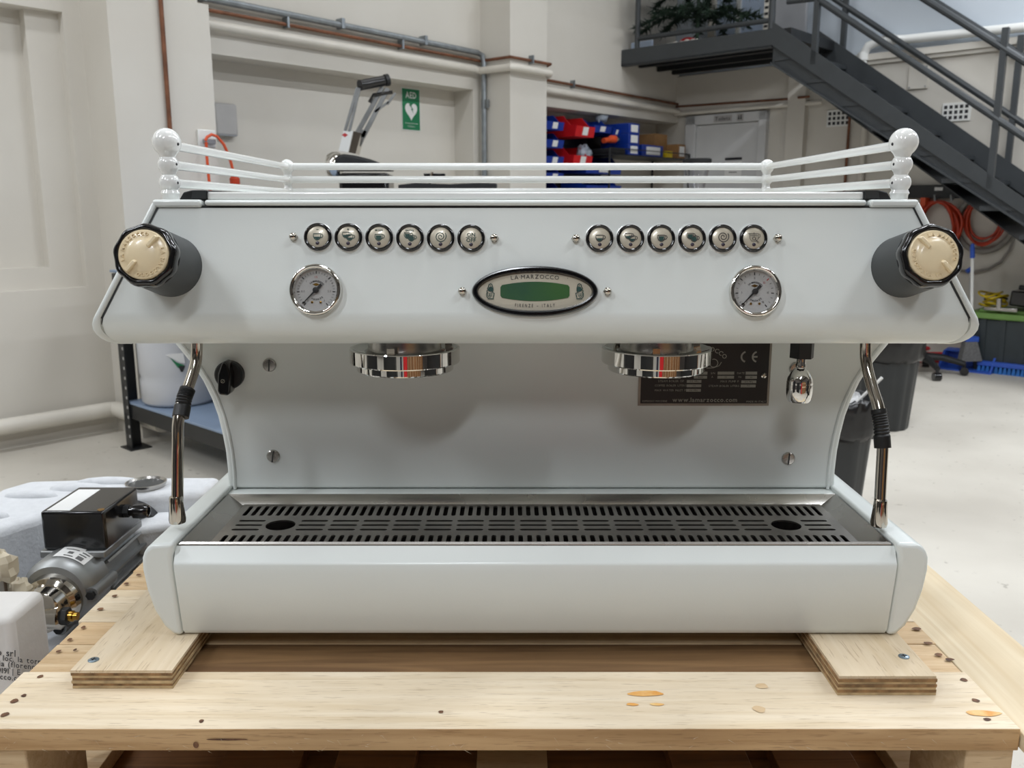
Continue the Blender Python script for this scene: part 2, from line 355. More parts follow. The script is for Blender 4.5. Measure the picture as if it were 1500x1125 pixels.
# ------------------------------------------------------------------ the room
S_FAR = 5.55; T_RIGHT = 9.6; S_BACK = -7.6; H = 4.6
def rb(s0, s1, t0, t1, z0, z1, mb=None):
    mb = mb or MB(MROOM); return mb.box(s0, s1, t0, t1, z0, z1)
floor_o = struct(rb(S_BACK, S_FAR + .3, -.5, T_RIGHT, -.1, 0).build('floor', FLOOR))
m = MB(MROOM)
for b in [(S_BACK, S_FAR, -.5, -.2, 0, H),                                        # back plane of the bays
          (S_BACK, 0, -.2, 0, 0, .79), (S_BACK, 0, -.2, 0, 2.16, H), (-.09, 0, -.2, 0, .79, 2.16), (S_BACK, -1.7, -.2, 0, .79, 2.16),
          (-.25, -.09, -.2, -.06, .79, 2.16), (-1.7, -.25, -.2, -.06, .79, .90), (-1.7, -.25, -.2, -.13, .90, 2.16),
          (.54, 2.95, -.2, 0, 2.06, H), (2.81, 2.95, -.2, 0, 0, 2.06),
          (3.3, S_FAR, -.2, .05, 2.0, 2.72), (3.3, S_FAR, -.2, 0, 2.72, H)]: m.box(*b)
wl = struct(m.build('wall_left', WALL, smooth=False))
m = MB(MROOM)
m.box(0, .54, -.19, .3, 0, 2.25); m.box(0, .5, -.19, .26, 2.25, H)
m.build('pilaster', WALL, wl, smooth=False)
m = MB(MROOM)
m.box(2.89, 3.3, -.19, .3, 0, 2.70); m.box(2.9, 3.12, -.19, .2, 2.70, H)
m.build('pilaster', WALL, wl, smooth=False)
m = MB(MROOM); m.box(S_FAR, S_FAR + .2, -.5, T_RIGHT, 0, 2.43)
wf = struct(m.build('wall_far', WALL, smooth=False))
m = MB(MROOM); m.box(S_FAR + .01, S_FAR + .21, -.5, T_RIGHT, 2.43, H); m.build('upper_wall', WALLU, wf, smooth=False)
m = MB(MROOM); m.box(S_FAR - .05, S_FAR + .02, 1.3, T_RIGHT, 2.38, 2.43); m.box(S_FAR - .03, S_FAR + .02, 1.3, T_RIGHT, 2.35, 2.38); m.build('ledge', WALL, wf, smooth=False)
m = MB(MROOM); m.box(S_FAR - .08, S_FAR + .02, 1.2, 1.36, 0, 2.4); m.build('pilaster', WALL, wf, smooth=False)
m = MB(MROOM); m.box(S_FAR - .04, S_FAR + .02, .05, 1.3, 2.09, 2.42); m.build('lintel', WALL, wf, smooth=False)
struct(rb(S_BACK, S_FAR + .2, T_RIGHT, T_RIGHT + .2, 0, H).build('wall_right', WALLD, smooth=False))
struct(rb(S_BACK - .2, S_BACK, -.5, T_RIGHT + .2, 0, H).build('wall_back', WALLD, smooth=False))
struct(rb(S_BACK - .2, S_FAR + .2, -.5, T_RIGHT + .2, H, H + .1).build('ceiling', CEILM, smooth=False))
for i, (s, t) in enumerate(LAMPS):
    o = thing('ceiling_lamp', RW(s, t, 4.3), 'long white batten lamp on the ceiling, unseen above the frame', 'lamp', 'ceiling batten lamps')
    MB(MROOM).box(s - .78, s + .78, t - .15, t + .15, 4.33, 4.40).build('housing', GLOSSW, o, bevel=.01)
    MB(MROOM).box(s - .75, s + .75, t - .13, t + .13, 4.29, 4.33).build('diffuser', LAMPM, o)
    MB(MROOM).box(s - .5, s - .48, t - .01, t + .01, 4.40, H).build('hanger', GALV, o); MB(MROOM).box(s + .48, s + .5, t - .01, t + .01, 4.40, H).build('hanger', GALV, o)

# ---- pipes
def rt(pts): return [RW(*p) for p in pts]
def clips(o, pts, mt, sz=.012):
    for p in pts: MB(MROOM).box(p[0] - sz * .6, p[0] + sz * .6, p[1] - .04, p[1] + .022, p[2] - .024, p[2] + .036).build('pipe_clip', mt, o)
o = MB().tube(rt([(.56, .02, 2.20), (.62, .05, 2.205), (2.78, .05, 2.195), (2.84, .05, 2.19), (2.86, .345, 2.19), (2.9, .35, 2.19), (3.28, .35, 2.19), (3.33, .3, 2.19), (3.34, .1, 2.15), (3.38, .09, 2.12), (5.5, .09, 2.10)]), .026, 12).build('water_pipe', PIPEW)
tag(o, 'thick cream painted pipe running along the left wall beams', 'pipe')
o = MB().tube(rt([(.545, .02, 2.285), (.6, .03, 2.285), (2.86, .03, 2.262), (2.87, .32, 2.262), (3.32, .32, 2.262), (3.33, .07, 2.2), (5.53, .07, 2.17), (5.54, .1, 2.17)]), .011, 8).build('copper_pipe', COPPER)
tag(o, 'thin copper pipe fixed above the thick cream pipe on the left wall', 'pipe'); clips(o, [(1.2, .03, 2.285), (2.1, .03, 2.275), (3.1, .32, 2.262), (3.9, .07, 2.19)], GALV)
o = MB().tube(rt([(.5, .04, 2.345), (2.82, .04, 2.315), (2.86, .05, 2.30), (2.865, .06, 2.25), (2.865, .06, 0.4)]), .02, 10).build('steel_conduit', GALV)
tag(o, 'grey galvanised conduit running along the wall and down beside the pilaster', 'conduit'); clips(o, [(.66, .04, 2.35), (1.6, .04, 2.335), (2.3, .04, 2.325), (2.865, .08, 1.95), (2.865, .08, 1.4)], GALV, .02)
o = MB().tube(rt([(.27, .315, 3.2), (.27, .315, 0.9)]), .012, 8).build('copper_pipe', COPPER)
tag(o, 'vertical copper pipe on the left pilaster behind the white ball finial', 'pipe')
o = MB().tube(rt([(-6, .06, .13), (-.06, .06, .13), (-.03, .09, .13), (-.03, .6, .13)]), .042, 12).build('skirting_pipe', PIPEW)
tag(o, 'fat cream pipe running along the foot of the left wall', 'pipe')
o = MB().tube(rt([(S_FAR - .04, .0, 2.15), (S_FAR - .04, 1.28, 2.13), (S_FAR - .09, 1.3, 2.13), (S_FAR - .09, 1.4, 2.13)]), .01, 8).build('copper_pipe', COPPER)
tag(o, 'thin copper pipe above the toilet door below the landing', 'pipe')
o = MB().tube(rt([(S_FAR - .06, .0, 2.08), (S_FAR - .06, 1.5, 2.08)]), .018, 8).build('water_pipe', PIPEW)
tag(o, 'white pipe above the toilet door under the copper pipe', 'pipe')
o = MB().tube(rt([(S_FAR - .03, 1.735, 2.0), (S_FAR - .03, 1.735, .3)]), .012, 8).build('copper_pipe', COPPER)
tag(o, 'vertical copper pipe dropping below the vent under the stairs', 'pipe')
o = MB().tube(rt([(S_FAR - .04, 1.87, 2.0), (S_FAR - .04, 1.87, .3)]), .025, 10).build('water_pipe', PIPEW)
tag(o, 'vertical white pipe below the stairs right of a copper pipe', 'pipe')
o = MB().tube(rt([(S_FAR - .06, 6, 2.43), (S_FAR - .06, 2.15, 2.505), (S_FAR - .06, 1.96, 2.52), (S_FAR - .06, 1.86, 2.49), (S_FAR - .06, 1.82, 2.42), (S_FAR - .06, 1.82, 2.32), (S_FAR - .06, 1.84, 2.29), (S_FAR - .06, 1.84, 2.05)]), .036, 12).build('waste_pipe', GLOSSW)
tag(o, 'white waste pipe with an elbow on the wall above the stairs', 'pipe')
MB().tube(rt([(S_FAR - .06, 1.82, 2.44), (S_FAR - .06, 1.82, 2.38)]), .043, 12).build('pipe_collar', GLOSSW, o)
MB().tube(rt([(S_FAR - .06, 2.0, 2.52), (S_FAR - .06, 2.06, 2.515)]), .043, 12).build('pipe_collar', GLOSSW, o)

# ---- toilet door
d = struct(MB(MROOM).box(S_FAR - .03, S_FAR + .03, .28, .92, 0, 1.96).build('door_1', DOORW, bevel=.004))
for b in [(.17, .28, 0, 2.05), (.92, 1.0, 0, 2.05), (.17, 1.0, 1.965, 2.05)]:
    MB(MROOM).box(S_FAR - .06, S_FAR + .02, b[0], b[1], b[2], b[3]).build('door_frame', GREYP if False else DOORW, d, bevel=.006)
def wallframe(s, t, z):         # text plane on the far wall: u along +t, v up, facing -s
    c = RW(s, t, z); return Matrix(((BX.x, 0, -AX.x, c.x), (BX.y, 0, -AX.y, c.y), (0, 1, 0, c.z), (0, 0, 0, 1)))
o = thing('toilet_sign', RW(S_FAR - .065, .62, 2.0), 'small grey sign reading Toilets above the far door', 'sign')
MB(wallframe(S_FAR - .065, .57, 2.005)).box(-.09, .09, -.028, .028, 0, .004).build('sign_plate', GREYP, o)
text(MB(wallframe(S_FAR - .065, .57, 2.005)), 'Toilets', 0, -.016, .05, .005, bold=.01).build('lettering', INK, o)
o = thing('toilet_sign', RW(S_FAR - .065, .74, 2.0), 'tiny square pictogram sign right of the Toilets sign', 'sign')
MB(wallframe(S_FAR - .065, .745, 2.005)).box(-.03, .03, -.03, .03, 0, .004).build('sign_plate', GREYP, o)
mm = MB(wallframe(S_FAR - .065, .745, 2.005))
for x in (-.011, .011): mm.poly(circ(x, .017, .005, 10), .005).poly([(x - .007, -.018), (x + .007, -.018), (x + .005, .01), (x - .005, .01)], .005)
mm.build('pictogram', INK, o, flip=False)
o = thing('door_notice', RW(S_FAR - .035, .57, 1.5), 'white paper notice stuck on the toilet door', 'notice')
fr = wallframe(S_FAR - .032, .68, 1.53)
MB(fr).box(-.085, .085, -.1, .09, 0, .002).build('paper', PAPER, o)
MB(fr).box(-.085, .085, .105, .125, 0, .004).build('black_strip', BLK, o)
mm = MB(fr)
for i, w in enumerate((.05, .06, .04)): mm.poly([(-w, .05 - i * .03), (w, .05 - i * .03), (w, .058 - i * .03), (-w, .058 - i * .03)], .003)
mm.build('printed_lines', GREYINK, o, flip=False)

# ---- wall fittings on the far wall
def vent(t, z, label):
    o = thing('air_vent', RW(S_FAR - .01, t, z - .07), label, 'vent', 'wall air vents')
    fr = wallframe(S_FAR, t, z)
    MB(fr).box(-.105, .105, -.07, .07, 0, .012).build('vent_plate', GLOSSW, o, bevel=.003)
    h = MB(fr)
    for r in range(3):
        for c in range(5): h.poly([(-.090 + c * .038, -.054 + r * .04), (-.066 + c * .038, -.054 + r * .04), (-.066 + c * .038, -.028 + r * .04), (-.090 + c * .038, -.028 + r * .04)], .0125)
    h.build('vent_holes', INK, o, flip=False)
vent(1.635, 1.945, 'white vent brick low under the slanted stair beam')
vent(2.56, 1.93, 'white vent brick in full view between the stair posts')
o = thing('access_cover', RW(S_FAR, 2.25, 2.12), 'square white cover plate on the wall above the stairs', 'cover')
MB(wallframe(S_FAR, 2.255, 2.215)).box(-.075, .075, -.09, .09, 0, .02).build('cover_plate', WALL, o, bevel=.004)
mm = MB(wallframe(S_FAR, 2.255, 2.215))
for x, y in ((-.06, -.075), (.06, -.075), (.06, .075)): mm.lathe([(.006, .02), (.006, .024)], (x, y, 0), 8)
mm.build('screw_head', GALV, o)
o = MB(wallframe(S_FAR, 2.84, 2.15)).box(-.02, .02, -.16, .13, 0, .02).build('cover_strip', WALL, bevel=.003)
tag(o, 'narrow upright white strip on the wall behind the stair posts', 'strip')

# ------------------------------------------------------------------ landing and stairs
L = thing('steel_landing', RW(5.1, .8, 2.42), 'charcoal steel landing slab high in the corner', 'landing')
m = MB(MROOM); m.box(4.6, 4.63, .05, 1.46, 2.42, 2.55); m.box(4.6, 4.66, .05, 1.46, 2.415, 2.43); m.build('fascia_beam', STAIR, L)
MB(MROOM).box(4.63, S_FAR - .06, .06, 1.6, 2.47, 2.545).build('deck', RACKB, L)
for s in (4.85, 5.15, 5.4): MB(MROOM).box(s, s + .04, .06, 1.46, 2.43, 2.47).build('joist', RACKB, L)
R_ = MB()
Z0 = 2.55
MB().tube(rt([(4.62, .2, Z0), (4.62, .2, Z0 + 1.0)]), .022, 10).build('post', STAIR, L)
MB().tube(rt([(4.62, 1.44, Z0), (4.62, 1.44, Z0 + 1.0)]), .026, 10).build('post', STAIR, L)
MB().tube(rt([(4.62, .2, Z0 + .08), (4.62, 1.44, Z0 + .065)]), .02, 10).build('bottom_rail', STAIR, L)
MB().tube(rt([(4.62, .2, Z0 + .98), (4.62, 1.44, Z0 + .98)]), .02, 10).build('top_rail', STAIR, L)
ST = thing('steel_staircase', RW(5.1, 4.9, 0), 'charcoal steel staircase slanting down to the right', 'staircase')
def zs(t): return 2.60 - .724 * (t - 1.46)      # upper edge of a stringer
T_END = 1.46 + 2.60 / .724
def stringer(s, sg):
    t0, t1 = 1.46, T_END - .05
    def band(m, z0, z1, a, b): m.prism([(t0, zs(t0) - z0), (t1, max(zs(t1) - z0, .02)), (t1, max(zs(t1) - z1, 0)), (t0, zs(t0) - z1)], a, b, 'x')
    m = MB(MROOM); band(m, 0 if sg > 0 else -.05, .17, s, s + .012); m.build('stringer_plate', STAIR, ST, smooth=False)
    m = MB(MROOM); band(m, .165, .30, s + .03, s + .045); band(m, .295, .31, s - .01, s + .05); m.build('stringer', STAIR, ST, smooth=False)
stringer(4.6, 1); stringer(5.42, -1)
for k in range(13):
    t = 1.50 + k * .26; z = zs(t) - .23
    if z > .1: MB(MROOM).box(4.62, 5.42, t - .02, t + .22, z - .03, z).build('tread', STAIR, ST, smooth=False)
t0 = 1.5; t1 = T_END - .1
MB(MROOM).prism([(1.47, zs(1.47) - .28), (t1, zs(t1) - .28), (t1, zs(t1) - .29), (1.47, zs(1.47) - .29)], 4.66, 5.42, 'x').build('soffit_plate', RACKB, ST, smooth=False)
for s in (4.62, 5.46):
    for t in ((1.80, 3.09, 4.3) if s < 5 else (1.66, 2.98, 4.3)): MB(MROOM).box(s - .02, s + .02, t - .02, t + .02, zs(t) - .1, zs(t) + .93).build('post', STAIR, ST)
    for dz, nm in ((.36, 'mid_rail'), (.80, 'hand_rail')):
        MB().tube(rt([(s, 1.52, zs(1.52) + dz), (s, T_END - .2, zs(T_END - .2) + dz)]), .024, 10).build(nm, STAIR, ST)
MB().tube(rt([(4.62, 1.56, 2.73), (4.62, 1.78, 2.72)]), .02, 8).build('rail_return', STAIR, ST)
# ---- upstairs
w = struct(MB(MROOM).box(S_FAR - .01, S_FAR + .015, .42, .95, 2.56, 4.2).build('window_1', PALEBL, smooth=False))
MB(MROOM).box(S_FAR - .04, S_FAR + .02, .36, .43, 2.56, 4.2).build('window_frame', PIPEW, w); MB(MROOM).box(S_FAR - .04, S_FAR + .02, .64, .68, 2.56, 4.2).build('window_frame', GLOSSW, w)
MB(MROOM).box(S_FAR - .04, S_FAR + .02, .95, 1.0, 2.56, 4.2).build('window_frame', GREYW, w)
o = thing('display_stand', RW(5.3, 1.13, 2.56), 'cream slotted upright standing upstairs beside the landing post', 'stand')
MB(MROOM).box(5.26, 5.3, 1.04, 1.12, 2.545, 3.4).build('upright', PIPEW, o)
for k in range(10): MB(MROOM).box(5.255, 5.26, 1.05, 1.08, 2.6 + k * .05, 2.62 + k * .05).build('slot', INK, o)
o = MB(MROOM).box(5.30, 5.34, 1.12, 1.4, 2.545, 3.5).build('grey_cabinet', GREYW, bevel=.01); tag(o, 'tall grey cabinet upstairs behind the top of the stairs', 'cabinet')
tr = thing('christmas_tree', RW(5.0, .52, 2.545), 'dark green artificial Christmas tree standing on the landing', 'tree')
base = Vector((5.0, .56, 2.545))
MB(MROOM).tube([base, base + Vector((0, 0, 1.6))], .016, 8).build('trunk', TRUNK, tr)
MB(MROOM).tube([base + Vector((-.16, 0, .01)), base + Vector((.16, 0, .01))], .012, 6).tube([base + Vector((0, -.16, .01)), base + Vector((0, .16, .01))], .012, 6).build('stand', TRUNK, tr)
for lv in range(6):
    zz = .26 + lv * .22; ln = .52 * (1 - lv / 7.5)
    for k in range(11):
        a = 2 * math.pi * (k + lv * .4) / 11 + random.uniform(-.15, .15); d = Vector((math.cos(a), math.sin(a), 0))
        mb = MB(MROOM); p0 = base + Vector((0, 0, zz)); pts = [p0, p0 + d * ln * .5 + Vector((0, 0, .05)), p0 + d * ln + Vector((0, 0, random.uniform(-.09, .03)))]
        mb.tube(pts, .006, 5)
        for j in range(190):
            f = random.uniform(.2, 1.0); q = pts[0].lerp(pts[1], f * 2) if f < .5 else pts[1].lerp(pts[2], f * 2 - 1)
            dr = (d * .7 + Vector((random.uniform(-1, 1), random.uniform(-1, 1), random.uniform(-.9, .6)))).normalized() * random.uniform(.05, .1)
            sd = dr.cross(Vector((random.uniform(-1, 1), random.uniform(-1, 1), random.uniform(-1, 1)))).normalized() * .008
            mb.add([q - sd, q + sd, q + dr], [(0, 1, 2)])
        mb.build('branch', NEEDLE, tr, smooth=False, flip=False)
o = thing('santa_hat', RW(4.85, .5, 2.55), 'red and white plush hat lying under the Christmas tree', 'hat')
m = MB(MROOM)
for k in range(9): m.ball((4.85 + random.uniform(-.03, .03), .38 + k * .035, 2.575 + random.uniform(-.008, .012)), .032, 10, 6)
m.build('fluffy_brim', WPLUSH, o); MB(MROOM).ball((4.95, .5, 2.6), .07, 12, 8, 1, 1.2, .7).build('hat_body', RPLUSH, o)
o = MB(MROOM).box(4.7, 4.72, .08, .3, 2.548, 2.62).build('plastic_sheet', PALEBL, bevel=.004); tag(o, 'folded pale sheet at the left end of the landing', 'sheet')
# ------------------------------------------------------------------ espresso machine
XM = .025                                    # middle of the machine
ZB = ZC - .458                               # underside of its base, resting on the plywood strips
EM = thing('espresso_machine', (XM, 1.05, ZB), 'large white two-group espresso machine with cream-capped black steam knobs', 'espresso machine')
def hz(h): return ZC + h
def xs(pts): return [(XM + p[0], hz(p[1])) for p in pts]
# base
cap_pts = [(.384, -.458), (.394, -.457), (.404, -.447), (.4135, -.428), (.4195, -.405), (.4225, -.382), (.422, -.368), (.4180, -.358), (.410, -.352), (.386, -.351), (.3895, -.366)]
for sg in (-1, 1):
    m = MB(); m.prism([(XM + sg * p[0], hz(p[1])) for p in cap_pts], .888, 1.34)
    m.build('base_end_cap', WHITE, EM, bevel=.010, seg=4, ang=60)
m = MB(); f0 = .888
prof = [(f0 + .012, -.458), (f0 + .004, -.456), (f0, -.450), (f0 - .001, -.386), (f0 - .0006, -.3760), (f0 + .0001, -.3738), (f0 + .0015, -.3722), (f0 + .0113, -.3580), (f0 + .0125, -.41), (1.068, -.41), (1.071, -.372), (1.3, -.372), (1.3, -.458)]
def hwb(h): return .3835 + .0055 * (h + .458) / .09
vs = []; n = len(prof)
for sg in (-1, 1):
    for y, h in prof: vs.append((XM + sg * (hwb(h) - .0008), y, hz(h)))
m.add(vs, [tuple(range(n)), tuple(range(n, 2 * n))] + [(i, (i + 1) % n, n + (i + 1) % n, n + i) for i in range(n)])
m.build('base_front_panel', WHITE, EM, ang=40)
MB().box(XM - .40, XM + .40, 1.072, 1.34, hz(-.40), hz(-.357)).build('base_rear_deck', WHITE, EM, bevel=.004)
# feet bar under the base keeps a dark gap
MB().box(XM - .33, XM + .33, .95, 1.3, hz(-.456), hz(-.44)).build('base_pan', STEEL, EM)
# drip tray
def frame_strip(m, x0, y0, x1, y1, h, X0, Y0, X1, Y1, H2):
    a = [(x0, y0), (x1, y0), (x1, y1), (x0, y1)]; b = [(X0, Y0), (X1, Y0), (X1, Y1), (X0, Y1)]
    m.add([(XM + p[0], p[1], hz(h)) for p in a] + [(XM + p[0], p[1], hz(H2)) for p in b], [(i, (i + 1) % 4, 4 + (i + 1) % 4, 4 + i) for i in range(4)])
TX, TY0, TY1 = .3855, .9005, 1.067; GX, GY0, GY1 = .362, .906, 1.054
m = MB()
frame_strip(m, -TX, TY0, TX, TY1, -.372, -TX, TY0, TX, TY1, -.3565)
frame_strip(m, -TX, TY0, TX, TY1, -.3565, -TX + .002, TY0 + .0015, TX - .002, TY1 - .002, -.3545)
frame_strip(m, -TX + .002, TY0 + .0015, TX - .002, TY1 - .002, -.3545, -TX + .004, TY0 + .003, TX - .004, TY1 - .004, -.3555)
frame_strip(m, -TX + .004, TY0 + .003, TX - .004, TY1 - .004, -.3555, -GX + .0, GY0 - .0, GX, GY1, -.3665)
m.build('drip_tray_rim', STEEL, EM, ang=25, flip=False)
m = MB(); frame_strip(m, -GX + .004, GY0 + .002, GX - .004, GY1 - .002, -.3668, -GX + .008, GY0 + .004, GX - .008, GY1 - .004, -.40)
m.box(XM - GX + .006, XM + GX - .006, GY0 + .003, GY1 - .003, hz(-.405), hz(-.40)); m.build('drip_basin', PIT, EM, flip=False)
# grate: a flat curve with real slots, turned into a mesh
def flat_with_holes(name, outer, holes, thick, z, mt, parent):
    cu = bpy.data.curves.new(name, 'CURVE'); cu.dimensions = '2D'; cu.fill_mode = 'BOTH'; cu.extrude = thick / 2
    for pts in [outer] + holes:
        sp_ = cu.splines.new('POLY'); sp_.points.add(len(pts) - 1); sp_.use_cyclic_u = True
        for i, p in enumerate(pts): sp_.points[i].co = (p[0], p[1], 0, 1)
    ob = bpy.data.objects.new(name, cu); COL.objects.link(ob); dg = bpy.context.evaluated_depsgraph_get()
    me = bpy.data.meshes.new_from_object(ob.evaluated_get(dg)); bpy.data.objects.remove(ob); bpy.data.curves.remove(cu)
    me.materials.clear(); me.materials.append(mt); me.name = name
    o = bpy.data.objects.new(name, me); COL.objects.link(o); o.location = (XM, (GY0 + GY1) / 2, z); par(o, parent); return o
def slot(x, y, w, h):
    r = min(w, h) / 2; pts = []
    if h >= w:
        for a in range(0, 181, 45): pts.append((x + r * math.cos(math.radians(a)), y + h / 2 - r + r * math.sin(math.radians(a))))
        for a in range(180, 361, 45): pts.append((x + r * math.cos(math.radians(a)), y - h / 2 + r + r * math.sin(math.radians(a))))
    else:
        for a in range(-90, 91, 45): pts.append((x + w / 2 - r + r * math.cos(math.radians(a)), y + r * math.sin(math.radians(a))))
        for a in range(90, 271, 45): pts.append((x - w / 2 + r + r * math.cos(math.radians(a)), y + r * math.sin(math.radians(a))))
    return pts
holes = []; D = (GY1 - GY0); NS = 70; pitch = 2 * (GX - .008) / NS
for i in range(NS):
    x = -GX + .008 + (i + .5) * pitch
    holes.append(slot(x, D * .335, pitch * .52, D * .235)); holes.append(slot(x, -D * .335, pitch * .52, D * .235))
NC = 19; p2 = 2 * (GX - .01) / NC
for i in range(NC):
    x = -GX + .01 + (i + .5) * p2
    if i in (1, NC - 2): continue
    for k in (-1, 0, 1): holes.append(slot(x, k * D * .098, p2 * .86, D * .036))
for sg in (-1, 1): holes.append(circ(sg * (GX - .01 - 1.5 * p2), 0, .0172, 24))
flat_with_holes('drip_grate', [(-GX + .001, -D / 2), (GX - .001, -D / 2), (GX - .001, D / 2), (-GX + .001, D / 2)], holes, .002, hz(-.3655), GRATE, EM)

# body behind: hourglass splash panel
YS = 1.09
lp = [(256, 505), (266, 517), (283, 538), (297, 560), (309, 585), (318, 610), (324.5, 636), (329.5, 662), (332.5, 690), (333.5, 716)]
rim = []
for px, py in lp:
    p = atY(px, py, YS); rim.append((XM - p.x, p.z))           # (half-width, z)
rim = [(rim[0][0] + .006, hz(-.13))] + rim
m = MB(); poly = [(XM - x, z) for x, z in rim] + [(XM + x, z) for x, z in reversed(rim)]
m.prism(poly, YS, 1.40); m.build('splash_panel', WHITE, EM, bevel=.005, seg=3, ang=50)
for sg in (-1, 1):
    MB().tube([(XM + sg * (x - .0095), YS - .0002, z) for x, z in rim], .0022, 8).build('panel_bead', WHITE, EM)
    MB().box(XM + sg * .376 - .012, XM + sg * .376 + .012, 1.080, 1.089, hz(-.368), hz(-.359)).build('rear_gasket', STEM, EM)
# head
PT = math.radians(13.0)
F0 = (.93, -.114)
def hwh(h):
    if h > -.122: return .411 + .0615 * (-h) / .122
    q = min((-h - .122) / .024, 1.0); return .4725 - .020 * (1 - math.sqrt(max(1 - q * q, 0)))
fp = [(.93 + (h + .114) * math.tan(PT), h) for h in (0.0, -.03, -.06, -.09, -.108)]
r_ = .030
prof = fp + [(.9305 + .0305 * (1 - math.cos(math.radians(a))) - .0005, -.114 - .032 * math.sin(math.radians(a))) for a in (0, 12, 24, 36, 48, 60, 72, 82, 90)]
prof = prof + [(1.0, -.146), (1.42, -.146), (1.46, -.10), (1.44, 0.0)]
n = len(prof); vs = []
for sg in (-1, 1):
    for y, h in prof: vs.append((XM + sg * (hwh(h) - .0095), y, hz(h)))
m = MB(); m.add(vs, [tuple(range(n)), tuple(range(n, 2 * n))] + [(i, (i + 1) % n, n + (i + 1) % n, n + i) for i in range(n)])
m.build('head_shell', WHITE, EM, ang=28)
# side cheeks, a little proud of the front sheet, with a dark joint between
for sg in (-1, 1):
    pr2 = [(y - .0035 if i < n - 4 else y, h) for i, (y, h) in enumerate(prof)]; pr2[0] = (pr2[0][0] + .0015, .0070); pr2[-1] = (pr2[-1][0], .0070)
    vs = []
    for off in (.0075, 0.0):
        for y, h in pr2: vs.append((XM + sg * (hwh(h) - off), y, hz(h)))
    m = MB(); m.add(vs, [tuple(range(n)), tuple(range(n, 2 * n))] + [(i, (i + 1) % n, n + (i + 1) % n, n + i) for i in range(n)])
    m.build('side_cheek', WHITE, EM, bevel=.0028, seg=3, ang=50)
    vs = []
    for off in (.0096, .0074):
        for y, h in pr2: vs.append((XM + sg * (hwh(h) - off), y + .0028, hz(h) + (.0006 if h < -.13 else 0)))
    m = MB(); m.add(vs, [tuple(range(n)), tuple(range(n, 2 * n))] + [(i, (i + 1) % n, n + (i + 1) % n, n + i) for i in range(n)])
    m.build('cheek_joint', STEM, EM)
yt = .93 + .114 * math.tan(PT)
def topbar(x0, x1, name, h0=.0025, h1=.0085, y0=None):
    y0 = y0 or yt - .003
    return MB().box(XM + x0, XM + x1, y0, 1.44, hz(h0), hz(h1)).build(name, WHITE, EM, bevel=.0028, seg=3)
topbar(-.3515, .3515, 'top_front_trim')
for sg in (-1, 1):
    a, b = sorted((sg * .3555, sg * .4070)); topbar(a, b, 'top_corner_trim', .0005, .0088)
MB().box(XM - .40, XM + .40, yt + .002, 1.43, hz(-.0005), hz(.0026)).build('top_joint', STEM, EM)
MB().box(XM - .352, XM + .352, yt + .008, 1.42, hz(.0085), hz(.0168)).build('cup_tray_lid', GLOSSW, EM, bevel=.0018)
for sg in (-1, 1):
    q = [(.352, .0088), (.381, .0088), (.376, .0165), (.368, .0185), (.350, .0185)]
    m = MB(); m.prism([(XM + sg * x, hz(h)) for x, h in q], yt + .006, 1.05); m.build('lid_end_clip', BLKM, EM, bevel=.001)
    m = MB(); m.prism([(XM + sg * x, hz(h)) for x, h in [(.3525, .0100), (.3675, .0100), (.3655, .0186), (.3515, .0186)]], yt + .0045, 1.0); m.build('clip_insert', STEM, EM)
# cup rail
ZR = [.0268, .0465, .0675]; RX = .3985; RY0, RY1 = .985, 1.505
def finial(x, y, big):
    pr = []
    def sph(hc, r, a0, a1, k=9):
        for i in range(k + 1):
            a = math.radians(a0 + (a1 - a0) * i / k); pr.append((r * math.sin(a), hc - r * math.cos(a)))
    if big:
        pr.append((.0088, .006)); pr.append((.0092, .014)); pr.append((.0104, .0158))
        sph(.0268, .0112, 50, 140); sph(.0462, .0112, 46, 135); sph(.0695, .0152, 40, 180, 14)
    else:
        pr.append((.0075, .01)); sph(.0268, .0098, 40, 140); sph(.0465, .0098, 40, 140); sph(.0675, .0118, 40, 180, 12)
    pr[-1] = (0.0, pr[-1][1])
    return MB().lathe([(r, h) for r, h in pr], (x, y, ZC), 28).build('rail_post', GLOSSW, EM, ang=50)
for sg in (-1, 1):
    p = finial(XM + sg * RX, RY0, True); finial(XM + sg * RX, RY1, False)
    for i, z in enumerate(ZR):
        MB().tube([(XM + sg * RX, RY0, hz(z)), (XM + sg * RX, RY1, hz(z))], .0052, 14).build('side_rail', GLOSSW, EM)
        a = (.0158, .0112, .0112)[2 - i]
        c = Vector((XM + sg * (RX - .0085), RY0 - .006, hz(z if i else z)))
        MB().ball((XM + sg * (RX - a * .86), RY0 - a * .3, hz(z)), .0018, 8, 6).build('set_screw', INK, p)
for z in ZR: MB().tube([(XM - RX, RY1, hz(z)), (XM + RX, RY1, hz(z))], .0058, 14).build('back_rail', GLOSSW, EM)

# ---- front panel frame: u right, v up the slope, w out of the panel
cP, sP = math.cos(PT), math.sin(PT)
P0 = Vector((XM, F0[0], hz(F0[1])))
MP = Matrix(((1, 0, 0, P0.x), (0, sP, -cP, P0.y), (0, cP, sP, P0.z), (0, 0, 0, 1)))
def pan(px, py):
    r = Vector(ray(px, py)); o = Vector((0, 0, ZC)); nrm = Vector((0, -cP, sP)); k = (P0 - o).dot(nrm) / r.dot(nrm); q = o + r * k - P0
    return q.x, q.dot(Vector((0, sP, cP)))
def MPA(u, v, w=0.0): return MP @ Matrix.Translation((u, v, w))
PX = .000728
